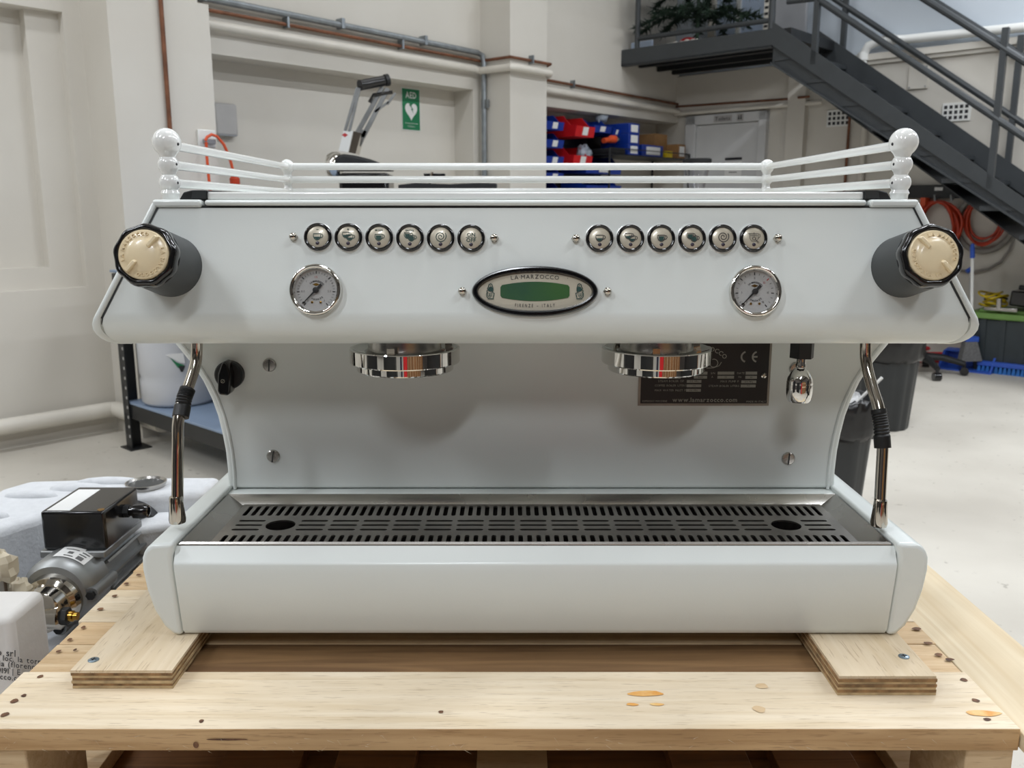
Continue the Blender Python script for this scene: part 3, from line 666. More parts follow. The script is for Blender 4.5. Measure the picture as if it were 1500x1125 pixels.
# buttons
def cup(mb, fl, u, v, s, fill):
    mb.ribbon([(u - s, v + s * .75), (u - s, v), (u - s * .72, v - s * .62), (u - s * .25, v - s * .95), (u + s * .25, v - s * .95), (u + s * .72, v - s * .62), (u + s, v), (u + s, v + s * .75)], s * .22, .0001, closed=True)
    mb.ribbon([(u + s, v + s * .6), (u + s * 1.4, v + s * .62), (u + s * 1.62, v + s * .2), (u + s * 1.4, v - s * .25), (u + s * .95, v - s * .4)], s * .2, .0001)
    fl.poly([(u - s * .8, v + fill * s), (u - s * .62, v - s * .5), (u - s * .2, v - s * .8), (u + s * .2, v - s * .8), (u + s * .62, v - s * .5), (u + s * .8, v + fill * s)], .0002)
def spiral(mb, s, wd):
    pts = []
    for i in range(61):
        a = i / 60 * 2 * math.pi * 2.2; r = s * (.12 + .88 * i / 60); pts.append((r * math.cos(a - .6), r * math.sin(a - .6) + .0012))
    mb.ribbon(pts, wd, .0001)
def button(px, py, kind, col):
    u, v = pan(px, py); M = MPA(u, v)
    ring = MB(M).lathe([(.0148, 0), (.0148, .003), (.0143, .0046), (.0132, .0052), (.0118, .0046), (.0112, .0036), (.0112, .0005)], n=40).build('button', BLK, EM, ang=50)
    MB(M).lathe([(.0160, 0), (.0158, .0012), (.0148, .0014)], n=40).build('button_gasket', GLOSSW, ring)
    MB(M).lathe([(.0113, .0034), (.009, .0040), (.006, .0044), (.003, .0046), (0, .00465)], n=36).build('button_face', FACE, ring, ang=60)
    M2 = MPA(u, v, .0048); ln = MB(M2); fl = MB(M2); s = .0035
    if kind == 'small': cup(ln, fl, -.0003, 0, s * 1.1, -.1)
    elif kind == 'smallfull': cup(ln, fl, -.0003, 0, s * 1.1, .45)
    elif kind in ('double', 'doublefull'):
        fil = -.1 if kind == 'double' else .45
        cup(ln, fl, -.0024, .0022, s * 1.0, fil); cup(ln, fl, .0016, -.0006, s * 1.0, fil)
    elif kind == 'spiral': spiral(ln, .0062, .0008)
    elif kind == 'onoff':
        text(ln, 'ON', 0, .0015, .0056, .0001, bold=.02); text(ln, 'OFF', 0, -.0042, .0056, .0001, bold=.02); ln.ribbon([(-.0056, .0006), (.0056, .0006)], .0005, .0001)
    elif kind == 'tea':
        ln.ribbon([(-.0062, .0046), (-.0045, .0046), (-.0042, -.001), (-.0028, -.0034), (.0028, -.0034), (.0042, -.001), (.0045, .0046)], .0005, .0001, closed=True)
        ln.ribbon([(.0045, .004), (.0062, .0042), (.0062, .001), (.0044, -.0004)], .0005, .0001)
        ln.ribbon([(0, .0058), (0, .0005)], .0005, .0001); ln.ribbon(circ(0, -.0006, .0015, 12), .0005, .0001, closed=True); ln.ribbon([(.0012, -.0014), (.0036, -.004)], .0005, .0001); ln.ribbon(circ(.0042, -.0046, .0009, 10), .0004, .0001, closed=True)
        ln.ribbon([(-.004, .0026), (.0042, .0026)], .0004, .0001); ln.ribbon([(-.002, .0044), (-.002, -.003)], .0003, .0001); ln.ribbon([(.002, .0044), (.002, -.003)], .0003, .0001)
    if col == '-': ln.ribbon([(-.0011, .0074), (.0011, .0074)], .0006, .0001)
    if col == '+': ln.ribbon([(-.0012, .0078), (.0012, .0078)], .0006, .0001); ln.ribbon([(0, .009), (0, .0066)], .0006, .0001)
    if col in ('MODE', 'ENTER'): text(ln, col, 0, .0064, .0027, .0001, bold=.03)
    ln.build('button_symbol', GRN if px < 750 else INK, ring, flip=False, smooth=False)
    if fl.v: fl.build('symbol_coffee', GRN, ring, flip=False, smooth=False)
    MB(MPA(u, v - .0068, .0036)).lathe([(.0020, 0), (.0020, .0008), (.0013, .0011), (0, .0012)], n=16).build('indicator', LED, ring)
for px, k, c in ((466.3, 'small', '-'), (511, 'double', '+'), (556, 'smallfull', 'MODE'), (601, 'doublefull', 'ENTER'), (645.8, 'spiral', ''), (690.3, 'onoff', '')):
    button(px, 347.6 + (px - 466) * .0098, k, c)
for px, k in ((878, 'small'), (923, 'double'), (968, 'smallfull'), (1013, 'doublefull'), (1057.8, 'spiral'), (1102.8, 'tea')): button(px, 349.8, k, '')
# dome nuts
for px, py in ((430.5, 347.5), (724, 349.3), (843.3, 350), (1138.5, 349.4), (677.3, 427), (889.6, 427.3)):
    u, v = pan(px, py)
    o = MB(MPA(u, v)).lathe([(.0046, 0), (.0046, .003)], n=6).lathe([(.0041, .003), (.0040, .0052), (.0032, .0068), (.0018, .0077), (0, .008)], n=20).build('dome_nut', NICKEL, EM, ang=40)
# gauges
def gauge(px, py, top, labels, redn, needle, redtick):
    u, v = pan(px, py); M = MPA(u, v)
    bz = MB(M).lathe([(.0262, 0), (.0276, .0012), (.0279, .004), (.0272, .0072), (.0256, .0088), (.0242, .0086), (.0228, .0066), (.0221, .0032), (.0221, .001)], n=56).build('pressure_gauge', CHROME, EM, ang=60)
    MB(M).lathe([(.0222, .0012), (0, .0013)], n=48).build('gauge_dial', DIAL, bz)
    W = .0016
    tk = MB(M); rd = MB(M); tx = MB(M); gx = MB(M)
    n = len(labels); a0, a1 = 232, -52
    for i, lb in enumerate(labels):
        a = math.radians(a0 + (a1 - a0) * i / (n - 1)); e = Vector((math.cos(a), math.sin(a)))
        tgt = rd if (redtick and i == redn) else tk
        tgt.ribbon([e * .0175, e * .0205], .0010, W)
        p = e * .0140; text(rd if i == redn else gx, lb, p.x, p.y - .001, .0032, W)
        if i < n - 1:
            for k in range(1, 5 if top else 3):
                b = a + math.radians((a1 - a0) / (n - 1) * k / (5 if top else 3)); f = Vector((math.cos(b), math.sin(b)))
                gx.ribbon([(f.x * .0178 + 1e-5 * j, f.y * .0178) for j in (0,)] + [(f.x * .0200, f.y * .0200)], .0005, W)
    arc_text(tx, 'LA MARZOCCO', 0, 0, .0098, 84, .0026, W, bold=.02, span=96); arc_text(tx, 'FIRENZE', 0, 0, .0098, 278, .0026, W, bold=.02, inward=True, span=74)
    tk.build('scale_ticks', INK, bz, flip=False, smooth=False); rd.build('red_marking', REDINK, bz, flip=False, smooth=False); gx.build('scale_numbers', GREYINK, bz, flip=False, smooth=False); tx.build('lettering', INK, bz, flip=False, smooth=False)
    MB(M).poly([(-.004, .0062), (0, .0078), (.004, .0062), (0, .0046)], W).build('emblem', BRASS, bz, flip=False, smooth=False)
    a = math.radians(225.5); e = Vector((math.cos(a), math.sin(a))); q = Vector((-e.y, e.x))
    nd = MB(M); 
    def pl(l, w): p = e * l + q * w; return (p.x, p.y)
    nd.prism([pl(.0185, .0003), pl(.0185, -.0003), pl(.002, -.0010), pl(-.0085, -.0016), pl(-.0085, .0016), pl(.002, .0010)], .0028, .0034, 'z'); nd.lathe([(.0032, .0026), (.0032, .0042), (.0012, .0046), (0, .0046)], n=20)
    nd.build('needle', BLKM, bz)
    for x in (-.0042, .0048): MB(M).lathe([(.0013, .0014), (.0012, .0022), (0, .0024)], (x, -.0128, 0), 12).build('stop_pin', BRASS, bz)
    MB(M).prism([(e.x * .0185 - .0016, e.y * .0185 - .0012), (e.x * .0185 + .0018, e.y * .0185 - .0004), (e.x * .0185 + .0012, e.y * .0185 + .0014), (e.x * .0185 - .001, e.y * .0185 + .0008)], .0014, .003, 'z').build('zero_stop', BLK, bz)
    MB(M).lathe([(.0226, .0060), (.012, .0066), (0, .0068)], n=48).build('gauge_glass', GLASS, bz, ang=60)
gauge(463.5, 425.5, True, ['0', '0.5', '1', '1.5', '2', '2.5', '3'], 3, 0, False)
gauge(1105, 427.5, False, ['0', '3', '6', '9', '12', '15', '18'], 4, 0, True)
# display
u, v = pan(783.6, 427.2); M = MPA(u, v)
def ell(a, b, w, n=72): return [(a * math.copysign(abs(math.cos(t)) ** .94, math.cos(t)), b * math.copysign(abs(math.sin(t)) ** 1.06, math.sin(t)), w) for t in [2 * math.pi * i / n for i in range(n)]]
def rings(mb, L_, cap=False):
    n = len(L_[0]); vs = [p for r in L_ for p in r]; fs = []
    for i in range(len(L_) - 1):
        for k in range(n): fs.append((i * n + k, i * n + (k + 1) % n, (i + 1) * n + (k + 1) % n, (i + 1) * n + k))
    if cap: fs.append(tuple((len(L_) - 1) * n + k for k in range(n)))
    return mb.add(vs, fs)
dz = rings(MB(M), [ell(.0668, .0268, 0), ell(.0668, .0268, .004), ell(.0655, .0256, .0064), ell(.0640, .0242, .0066), ell(.0632, .0234, .0056), ell(.0626, .0228, .0062), ell(.0612, .0212, .006), ell(.0600, .0196, .002), ell(.0600, .0196, .0005)]).build('display_bezel', BLK, EM, ang=45)
rings(MB(M), [ell(.0602, .0198, .0014), ell(.03, .0099, .0015), ell(.0006, .0003, .0015)], True).build('display_plate', FACE, dz, ang=60)
sc_pts = []
for i in range(13): x = -.0350 + .0700 * i / 12; sc_pts.append((x, .0103 - .0036 * (x / .0350) ** 2))
sc_pts.append((.0366, .0046))
sc_pts = sc_pts + [(.0366, -.0046)] + [(x, -y) for x, y in reversed(sc_pts[:-1])] + [(-.0366, -.0046), (-.0366, .0046)]
MB(M).prism(sc_pts, .0014, .0020, 'z').build('lcd_screen', LCD, dz)
tm = text(MB(M), 'LA·MARZOCCO', 0, .0120, .0060, .0021, gap=.16, bold=.0, wx=1.08, rise=lambda x: .0016 - 1.9 * x * x)
tm.poly(circ(.0347, .0139, .0004, 8), .0021); tm.build('lettering', INK, dz, flip=False, smooth=False)
text(MB(M), 'FIRENZE – ITALY', 0, -.0163, .0050, .0021, gap=.30, bold=.012, wx=.62, rise=lambda x: -.0006 + 1.3 * x * x).build('lettering', INK, dz, flip=False, smooth=False)
def lion(sg):
    k = MB(M); f = MB(M); cx = -sg * .0475 if sg > 0 else .0475; cx = -.0475 * sg; s = 1
    def T(p): return (cx + sg * p[0] * .001, p[1] * .001)
    out = [(-1.2, 7.4), (.6, 8.2), (2.0, 7.2), (2.3, 5.6), (3.0, 3.8), (3.1, 1.0), (2.6, -.6), (3.4, -2.0), (4.4, -1.6), (3.8, -4.4), (3.2, -6.8), (3.6, -7.9), (-2.4, -7.9), (-2.0, -6.8), (-3.4, -6.2), (-3.8, -2.6), (-3.0, -.8), (-3.6, .4), (-2.2, 1.6), (-3.0, 3.4), (-2.0, 4.4), (-1.6, 6.2)]
    k.ribbon([T(p) for p in out], .0009, .0023, closed=True)
    f.poly([T(p) for p in [(-1.0, 4.6), (1.4, 5.4), (2.6, 3.4), (2.6, .6), (1.6, -.4), (-1.6, .2), (-2.2, 2.6)]], .0022)
    k.ribbon([T(p) for p in [(-.2, 6.6), (.9, 6.0)]], .0006, .0023); k.ribbon([T(p) for p in [(-2.6, -1.2), (-.4, -2.2), (1.8, -1.0), (1.6, -4.6), (-.4, -6.6), (-2.2, -4.8)]], .0006, .0023, closed=True)
    f.poly([T(p) for p in [(-.4, -2.8), (.5, -3.8), (-.3, -5.4), (-1.2, -4.0)]], .0022)
    k.build('lion_emblem', GRN, dz, flip=False, smooth=False); f.build('lion_emblem', GRN, dz, flip=False, smooth=False)
lion(1); lion(-1)
# steam knobs
def knob(px, py, ptr, t1):
    u, v = pan(px, py); M = MPA(u, v)
    st = MB(M).lathe([(.0328, 0), (.0326, .003), (.0312, .058), (.029, .059)], n=48).build('steam_knob', STEM, EM)
    md = lambda a: 1 + .022 * math.cos(9 * (a - math.radians(ptr)))
    MB(M).lathe([(.0290, .0562), (.0306, .0568), (.0313, .0585), (.0315, .064), (.0310, .0675), (.0298, .0700), (.0276, .0713), (.0256, .0708), (.0248, .0690)], n=144, mod=md).build('knob_grip', BLK, st, ang=60)
    MB(M).lathe([(.0250, .0680), (.0247, .0712), (.0236, .0726), (.0170, .0730), (.0160, .0738), (.0120, .0750), (.006, .0758), (0, .0760)], n=56).build('knob_cap', CREAM, st, ang=40)
    for k in (0, 180):
        a = math.radians(ptr + k); R2 = Matrix.Rotation(a, 4, 'Z')
        b = MB(M @ R2); b.prism([(.0075, .0735), (.0100, .0785), (.0222, .0785), (.0238, .0730)], -.0017, .0017, 'y'); b.build('knob_pointer', CREAM, st, bevel=.0006)
        arc_text(MB(M), 'LA MARZOCCO', 0, 0, .0203, t1 + k, .0046, .0739, bold=.01, span=126).build('raised_lettering', CREAM, st, flip=False, smooth=False).modifiers.new('raise', 'SOLIDIFY').thickness = .0011
    return st
knob(251, 390, 50, 140 - 4); knob(1321, 391, 132, 46)
# group heads
for px in (593.5, 961.5):
    c = atY(px, 520, 1.0); x = c.x
    g = MB().lathe([(.040, hz(-.140)), (.042, hz(-.158)), (.046, hz(-.160))], (x, 1.0, 0), 48).build('group_head', STEEL, EM)
    MB().lathe([(.048, hz(-.160)), (.0600, hz(-.1562)), (.0624, hz(-.1564)), (.0630, hz(-.1574)), (.0630, hz(-.1722)), (.0624, hz(-.1734)), (.0560, hz(-.1738))], (x, 1.0, 0), 96).build('group_collar', CHROME, g, ang=22)
    MB().lathe([(.0555, hz(-.1735)), (.0555, hz(-.1812)), (.0548, hz(-.1824)), (.045, hz(-.1826)), (.044, hz(-.176)), (0, hz(-.176))], (x, 1.0, 0), 96).build('group_ring', CHROME, g, ang=22)
    for k in range(3):
        a = math.radians(20 + 120 * k); MB().box(x + .052 * math.cos(a) - .004, x + .052 * math.cos(a) + .004, 1.0 + .052 * math.sin(a) - .004, 1.0 + .052 * math.sin(a) + .004, hz(-.160), hz(-.150)).build('bolt', NICKEL, g)
# hot-water tap
c = atY(1173, 540, 1.0).x
def hy(py, Y=1.0): return atY(750, py, Y).z
k = .00079
tp = MB().lathe([(.0138, hz(-.146)), (.0138, hy(524))], (c, 1.0, 0), 6).build('water_tap', BLKM, EM)
MB().lathe([(6.5 * k, hy(523)), (6.5 * k, hy(532)), (7.5 * k, hy(534)), (7.5 * k, hy(537)), (6 * k, hy(538)), (9 * k, hy(540)), (13 * k, hy(545)), (17.5 * k, hy(553)), (18.8 * k, hy(560)), (18.5 * k, hy(561.5)), (18.8 * k, hy(563)), (18.6 * k, hy(576)), (17 * k, hy(585)), (15 * k, hy(588)), (12 * k, hy(588)), (11 * k, hy(580)), (0, hy(580))], (c, 1.0, 0), 36).build('water_nozzle', CHROME, tp, ang=40)
# screws on the splash panel
def splash(px, py): p = atY(px, py, YS); return p.x, p.z
for px, py, a in ((395, 534.5, 85), (400.5, 668, 80), (1154.5, 671.5, 85), (1166, 540, 20)):
    x, z = splash(px, py); M = Matrix(((1, 0, 0, x), (0, 0, -1, YS), (0, 1, 0, z), (0, 0, 0, 1)))
    o = MB(M).lathe([(.0086, 0), (.0086, .0012), (.0072, .0028), (0, .0034)], n=28).build('panel_screw', STEEL, EM)
    MB(M @ Matrix.Rotation(math.radians(a), 4, 'Z')).box(-.0075, .0075, -.0008, .0008, .0022, .0036).build('screw_slot', STEM, o)
# rotary switch
x, z = splash(338, 548); M = Matrix(((1, 0, 0, x), (0, 0, -1, YS), (0, 1, 0, z), (0, 0, 0, 1)))
o = MB(M).lathe([(.0178, 0), (.0178, .009), (.016, .011), (0, .011)], n=36).build('rotary_switch', BLKM, EM)
m = MB(M @ Matrix.Rotation(math.radians(-6), 4, 'Z')); m.prism([(-.001, .021), (.003, .018), (.008, .004), (.008, -.018), (.005, -.022), (-.005, -.022), (-.008, -.018), (-.008, .004), (-.004, .018)], .006, .026, 'z'); m.build('switch_handle', BLK, o, bevel=.002)
m = MB(M @ Matrix.Translation((-.002, -.004, .0262))); m.ribbon(circ(0, 0, .0022, 14), .0007, 0, closed=True); m.ribbon([(-.0022, -.0022), (.0022, .0022)], .0005, 0); m.build('switch_mark', PALEINK, o, flip=False, smooth=False)
# rating plate
xl, z0 = splash(934, 594); xr, _ = splash(1125.5, 594); _, z1 = splash(1000, 503); z1 = max(z1, hz(-.148))
MS = Matrix(((1, 0, 0, (xl + xr) / 2), (0, 0, -1, YS), (0, 1, 0, z0), (0, 0, 0, 1))); pw = xr - xl; phh = z1 - z0; q = pw / 1300.0
pl = MB(MS).box(-pw / 2, pw / 2, 0, phh, 0, .0012).build('rating_plate', PLATEE, EM)
MB(MS).box(-pw / 2 + 24 * q, pw / 2 - 22 * q, 24 * q, phh, .0010, .0016).build('plate_field', PLATE, pl)
def pu(zx, zy): return ((zx - 745) * q * 1.0, (645 - zy) * q * 1.0)
tx = MB(MS); bx_ = MB(MS); W = .0018
def pt(t, zx, zy, sz, al='l', b=.0): p = pu(zx, zy); text(tx, t, p[0], p[1], sz * q, W, align=al, bold=b)
pt('www.lamarzocco.com', 757, 605, 62, 'c', .02); pt('ESPRESSO MACHINE', 140, 606, 27); pt('MADE IN ITALY', 1170, 611, 27)
pt('V', 290, 362, 28); pt('W', 580, 362, 28); pt('A', 812, 362, 28); pt('Hz', 1080, 362, 28)
pt('MODEL', 540, 325, 28); pt('S/N', 805, 325, 28); pt('DATE', 1065, 325, 28)
pt('STEAM BOILER OP', 290, 405, 30); pt('MAX PUMP P', 905, 409, 30); pt('COFFEE BOILER LITERS', 258, 450, 30); pt('STEAM BOILER LITERS', 790, 454, 30); pt('MAX WATER INLET P', 258, 498, 30)
def boxp(x0, x1, y0, y1, t=None):
    a = pu(x0, y1); b = pu(x1, y0); bx_.poly([(a[0], a[1]), (b[0], a[1]), (b[0], b[1]), (a[0], b[1])], W)
    if t: text(dk, t, (a[0] + b[0]) / 2, a[1] + 7 * q, 24 * q, W + .0002)
dk = MB(MS)
for a in ((355, 510, 300, 328, '220'), (355, 510, 342, 370, '220'), (640, 772, 300, 330, '2 AV'), (640, 770, 342, 370, '4600'), (872, 1036, 300, 330, None), (872, 1036, 342, 370, '20'), (1148, 1262, 300, 330, None), (1148, 1262, 342, 372, '50'),
          (572, 716, 384, 412, '0.15 MPa'), (1110, 1258, 388, 416, '0.9 MPa'), (572, 716, 428, 456, '3.4'), (1106, 1254, 430, 458, '7.0'), (568, 714, 474, 502, '0.6 MPa')): boxp(*a)
for a, zx in ((0, 1135), (1, 1245)):
    cx, cy = pu(zx, 152); r = 50 * q; m_ = circ(cx + (14 * q), cy, r, 14, 105, 255); tx.ribbon(m_, 17 * q, W)
    if a: tx.ribbon([(cx - 30 * q, cy), (cx + 12 * q, cy)], 16 * q, W)
arc_text(tx, 'LA MARZOCCO', *pu(745, 330), 262 * q, 92, 62 * q, W, bold=.01, span=105)
tx.ribbon(circ(*pu(830, 215), 40 * q, 20), 7 * q, W, closed=True); tx.ribbon([pu(760, 265), pu(830, 262), pu(885, 240), pu(905, 205)], 6 * q, W)
tx.build('plate_lettering', PALEINK, pl, flip=False, smooth=False); bx_.build('data_field', PALEINK, pl, flip=False, smooth=False); dk.build('stamped_values', INK, pl, flip=False, smooth=False)
for zx, zy in ((200, 338), (1328, 338)):
    p = pu(zx, zy); MB(MS).lathe([(30 * q, .0014), (27 * q, .0028), (12 * q, .0034), (9 * q, .0022), (0, .0022)], (p[0], p[1], 0), 20).build('rivet', NICKEL, pl)
# steam wands
def wand(pts, sleeve, tip):
    P = [atY(*p) for p in pts]
    # smooth the path
    Q = []
    for i in range(len(P) - 1):
        p0 = P[max(i - 1, 0)]; p1 = P[i]; p2 = P[i + 1]; p3 = P[min(i + 2, len(P) - 1)]
        for k in range(6):
            t = k / 6; Q.append(.5 * ((2 * p1) + (p2 - p0) * t + (2 * p0 - 5 * p1 + 4 * p2 - p3) * t * t + (3 * p1 - p0 - 3 * p2 + p3) * t ** 3))
    Q.append(P[-1])
    o = MB().tube(Q, .0063, 20).build('steam_wand', NICKEL, EM)
    S = [atY(*p) for p in sleeve]; a, b = S[0], S[-1]; m = len(S); R_ = []; T_ = []
    for i in range(41):
        t = i / 40 * (m - 1); j = min(int(t), m - 2); T_.append(S[j].lerp(S[j + 1], t - j)); R_.append(.0086 + (-.0010 if (i % 3 == 0 and 3 < i < 28) else 0) + (.0004 if i > 28 else 0))
    MB().tube(T_, R_, 20).build('grip_sleeve', RUB, o, ang=60)
    e = P[-1]; MB().lathe([(.0066, .030), (.0072, .028), (.0075, .022), (.0092, .004), (.0085, 0), (0, 0)], (e.x, e.y, e.z - .004), 24).build('steam_tip', NICKEL, o, ang=40)
wand([(288.5, 500, .985), (288, 520, .985), (285, 538, .98), (276, 566, .968), (266, 592, .955), (261, 620, .945), (260.5, 650, .940), (260, 700, .935), (260, 760, .928)],
     [(275, 570, .967), (270, 583, .960), (264.5, 611, .948)], None)
wand([(1268, 500, .985), (1268, 522, .985), (1271, 542, .98), (1278, 568, .970), (1287, 597, .958), (1292, 625, .950), (1293, 655, .945), (1290.5, 705, .938), (1287.5, 765, .928)],
     [(1286.5, 600, .957), (1291, 625, .950), (1293, 656, .945)], None)
# ------------------------------------------------------------------ pallet, plywood and crate
ZP = ZC - .480
PAL = thing('wooden_pallet', (0, 1.15, ZP - .155), 'rough pine pallet carrying the espresso machine', 'pallet')
ys = [.745, .851, .916, .971, 1.061, 1.118, 1.21, 1.30, 1.39, 1.48, 1.57, 1.66]
for i in range(len(ys) - 1):
    dzz = .0015 if i == 0 else random.uniform(-.0025, -.0005); xr = .477 + (0 if i == 0 else random.uniform(-.004, .003)); xl = -.514 + (0 if i == 0 else random.uniform(-.003, .003))
    for x0, x1, wd in (((xl, -.40, PINE2), (-.399, .375, SHADEB), (.376, xr, PINE2)) if i == 1 else ((xl, xr, PINE if i in (0, 3, 6) else PINE2),)):  # middle of the second board carries the painted shade
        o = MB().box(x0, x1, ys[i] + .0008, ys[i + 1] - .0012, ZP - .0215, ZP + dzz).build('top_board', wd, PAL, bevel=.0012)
        o.data.materials.append(EDGEW)
        for p in o.data.polygons:
            if i == 0 and p.normal.y < -.9: p.material_index = 1
for x0, x1 in ((-.514, -.462), (-.04, .04), (.432, .477)):
    for y0, y1 in (((.752, .86), (1.15, 1.26), (1.55, 1.65)) if abs(x0) > .1 else ((1.15, 1.26), (1.55, 1.65))): MB().box(x0, x1, y0, y1, ZP - .135, ZP - .0216).build('spacer_block', PINE2, PAL, bevel=.002)
    MB().box(x0, x1, .745, 1.655, ZP - .155, ZP - .1352).build('bottom_board', PINE2, PAL, bevel=.001)
for x in (-.33, -.2, .18, .30): MB().box(x, x + .09, .75, 1.655, ZP - .155, ZP - .1352).build('bottom_board', CRATE, PAL, bevel=.001)
def spot(px, py, rx, ry, mt, name, z=ZP + .0018, parent=PAL, a=0):
    k_ = .62 if name == 'knot' else 1.0; rx *= k_; ry *= k_
    p = atZ(px, py, z); m = MB(); m.add([(p.x + rx * math.cos(t) * (1 + .12 * math.sin(3 * t + px)), p.y + ry * math.sin(t) * (1 + .15 * math.cos(2 * t + py)), z + .0003) for t in [2 * math.pi * k / 14 for k in range(14)]], [tuple(range(14))])
    m.build(name, mt, parent, flip=False, smooth=False)
for px, py, rx, ry in ((122, 919, .004, .006), (102, 937, .004, .006), (86, 954, .004, .005), (110, 952, .003, .004), (59, 991, .0045, .005), (35, 1019, .004, .005), (21, 1027, .006, .006), (7, 1047, .006, .006), (295, 1056.5, .0035, .005),
                       (203, 842, .005, .005), (185, 855, .005, .006), (168, 873, .005, .006), (147, 892, .006, .006), (1343, 921, .009, .005), (1359, 942, .008, .005), (1375, 959, .007, .005), (1391, 966, .008, .005), (1412, 996, .006, .005), (1429, 1026, .006, .005), (646, 1043, .004, .004), (1446, 1054, .006, .004)):
    spot(px, py, rx, ry, KNOT, 'knot', z=ZP + (.0018 if py > 980 else .0001))
for px, py in ((1116, 1005), (1112, 1039)): spot(px, py, .010, .009, PINE2, 'knot')
for px, py, rx, ry in ((946, 1016, .018, .005), (962, 1032, .007, .0025), (926, 1032, .006, .0025), (1440, 1045, .017, .005)): spot(px, py, rx, ry, RESIN, 'resin_stain')
for px, py, rx, rz in ((287, 1091, .0026, .0034), (333, 1083, .020, .0010)):
    p = atY(px, py, .7455); MB().add([(p.x + rx * math.cos(t), .7452, p.z + rz * math.sin(t)) for t in [2 * math.pi * k / 12 for k in range(12)]], [tuple(range(12))]).build('knot', KNOT, PAL, flip=False, smooth=False)
sl = MB()
for k in range(70):
    x = random.uniform(-.5, .47); z = ZP - random.uniform(.004, .022); a = random.uniform(-.9, .9); l = random.uniform(.002, .009)
    p = Vector((x, .7455, z)); q = p + Vector((l * math.cos(a), -.001 - random.random() * .002, l * math.sin(a))); sl.add([p, p + Vector((0, 0, .0005)), q], [(0, 1, 2)])
o = sl.build('splinters', PINE, PAL, smooth=False, flip=False); o['kind'] = 'stuff'
o = MB().box(.4785, .5745, .66, 1.72, ZP - .020, ZP - .003).build('plywood_sheet', PLYW, bevel=.001); tag(o, 'pale plywood sheet lying along the right edge of the pallet', 'plywood')
def ply_strip(x0, x1, y0, y1, label, sc):
    o = thing('plywood_strip', ((x0 + x1) / 2, (y0 + y1) / 2, ZP + .0015), label, 'plywood', 'plywood strips under the machine')
    z = ZP + .0016; th = (.0220 - .0016) / 7
    for k in range(7):
        j = random.uniform(-.0006, .0006)
        MB().box(x0 + j, x1 - j, y0 + j, y1, z + k * th, z + (k + 1) * th).build('ply_layer', BIRCH if k == 6 else (PLYB if k % 2 else PLYA), o)
    p = atZ(sc[0], sc[1], ZP + .022); s_ = MB().lathe([(.0055, 0), (.0055, .0008), (.004, .0014), (0, .0014)], (p.x, p.y, ZP + .0219), 20).build('screw', ZINC, o)
    MB().box(p.x - .0028, p.x + .0028, p.y - .0006, p.y + .0006, ZP + .0230, ZP + .0235).box(p.x - .0006, p.x + .0006, p.y - .0028, p.y + .0028, ZP + .0230, ZP + .0235).build('screw_cross', INK, s_)
ply_strip(-.446, -.344, .816, 1.36, 'plywood strip under the left end of the machine', (137, 967))
ply_strip(.326, .424, .804, 1.36, 'plywood strip under the right end of the machine', (1324, 962))
CR = thing('wooden_crate', (0, 1.2, 0), 'dark wooden crate below the pallet at the bottom edge', 'crate')
zt = ZP - .156
for k in range(7): MB().box(-.5, .56, .75 + k * .13, .875 + k * .13, zt - .02, zt).build('lid_board', CRATE, CR, bevel=.001)
for k in range(4):
    z0 = .02 + k * .13
    MB().box(-.5, .56, .76, .78, z0, z0 + .124).build('side_board', CRATE, CR); MB().box(-.5, .56, 1.62, 1.64, z0, z0 + .124).build('side_board', CRATE, CR)
    MB().box(-.5, -.48, .781, 1.619, z0, z0 + .124).build('end_board', CRATE, CR); MB().box(.54, .56, .781, 1.619, z0, z0 + .124).build('end_board', CRATE, CR)
for x in (-.47, .50):
    for y in (.79, 1.57): MB().box(x, x + .03, y, y + .03, 0, zt - .021).build('corner_post', CRATE, CR)
# ------------------------------------------------------------------ foam packing and pump on the left
zf = .73
FM = thing('foam_tray', (-.69, 1.26, .50), 'white foam packing tray holding the pump beside the pallet', 'packing foam')
out = [(-.87, 1.06), (-.875, 1.44), (-.85, 1.49), (-.60, 1.512), (-.518, 1.512), (-.518, 1.425), (-.655, 1.405), (-.72, 1.33), (-.768, 1.246), (-.80, 1.06)]
MB().prism(out, .60, zf, 'z').build('tray_wall', FOAM, FM, bevel=.014, seg=4, ang=60)
MB().box(-.875, -.525, 1.047, 1.512, .50, .60).build('tray_floor', FOAM, FM, bevel=.01)
for k, (x, y, sx, sy) in enumerate(((-.80, 1.40, .045, .012), (-.74, 1.44, .05, .016), (-.81, 1.30, .03, .012), (-.70, 1.475, .06, .012), (-.83, 1.22, .02, .02))):
    MB().ball((x, y, zf), 1, 16, 8, sx, sy, .010).build('foam_ridge', FOAM, FM)
# right-hand wedge of foam in front of the back wall
MB().prism([(-.655, 1.30), (-.655, 1.404), (-.520, 1.424), (-.520, 1.36)], .60, .70, 'z').build('tray_wedge', FOAM, FM, bevel=.01, seg=3)
o = thing('steel_dish', (-.61, 1.47, zf), 'small round steel part sunk in the back of the foam tray', 'metal part')
p = atZ(214, 708, zf + .006)
MB().lathe([(.030, -.004), (.0335, .003), (.034, .006), (.032, .006), (.030, .002), (0, .001)], (p.x, p.y, zf + .003), 32).build('dish_rim', STEEL, o); MB().lathe([(.029, 0), (0, .0005)], (p.x, p.y, zf + .0055), 28).build('dish_floor', STEM, o)
FW = thing('foam_wrapped_block', (-.72, 1.02, .50), 'pale foam block printed with an address at the left edge', 'packing foam')
MB().box(-.87, -.592, .965, 1.045, .50, zf - .004).build('foam_block', FOAMW, FW, bevel=.010, seg=3)
MT = Matrix(((1, 0, 0, 0), (0, 0, -1, .9645), (0, 1, 0, 0), (0, 0, 0, 1))); tx = MB(MT)
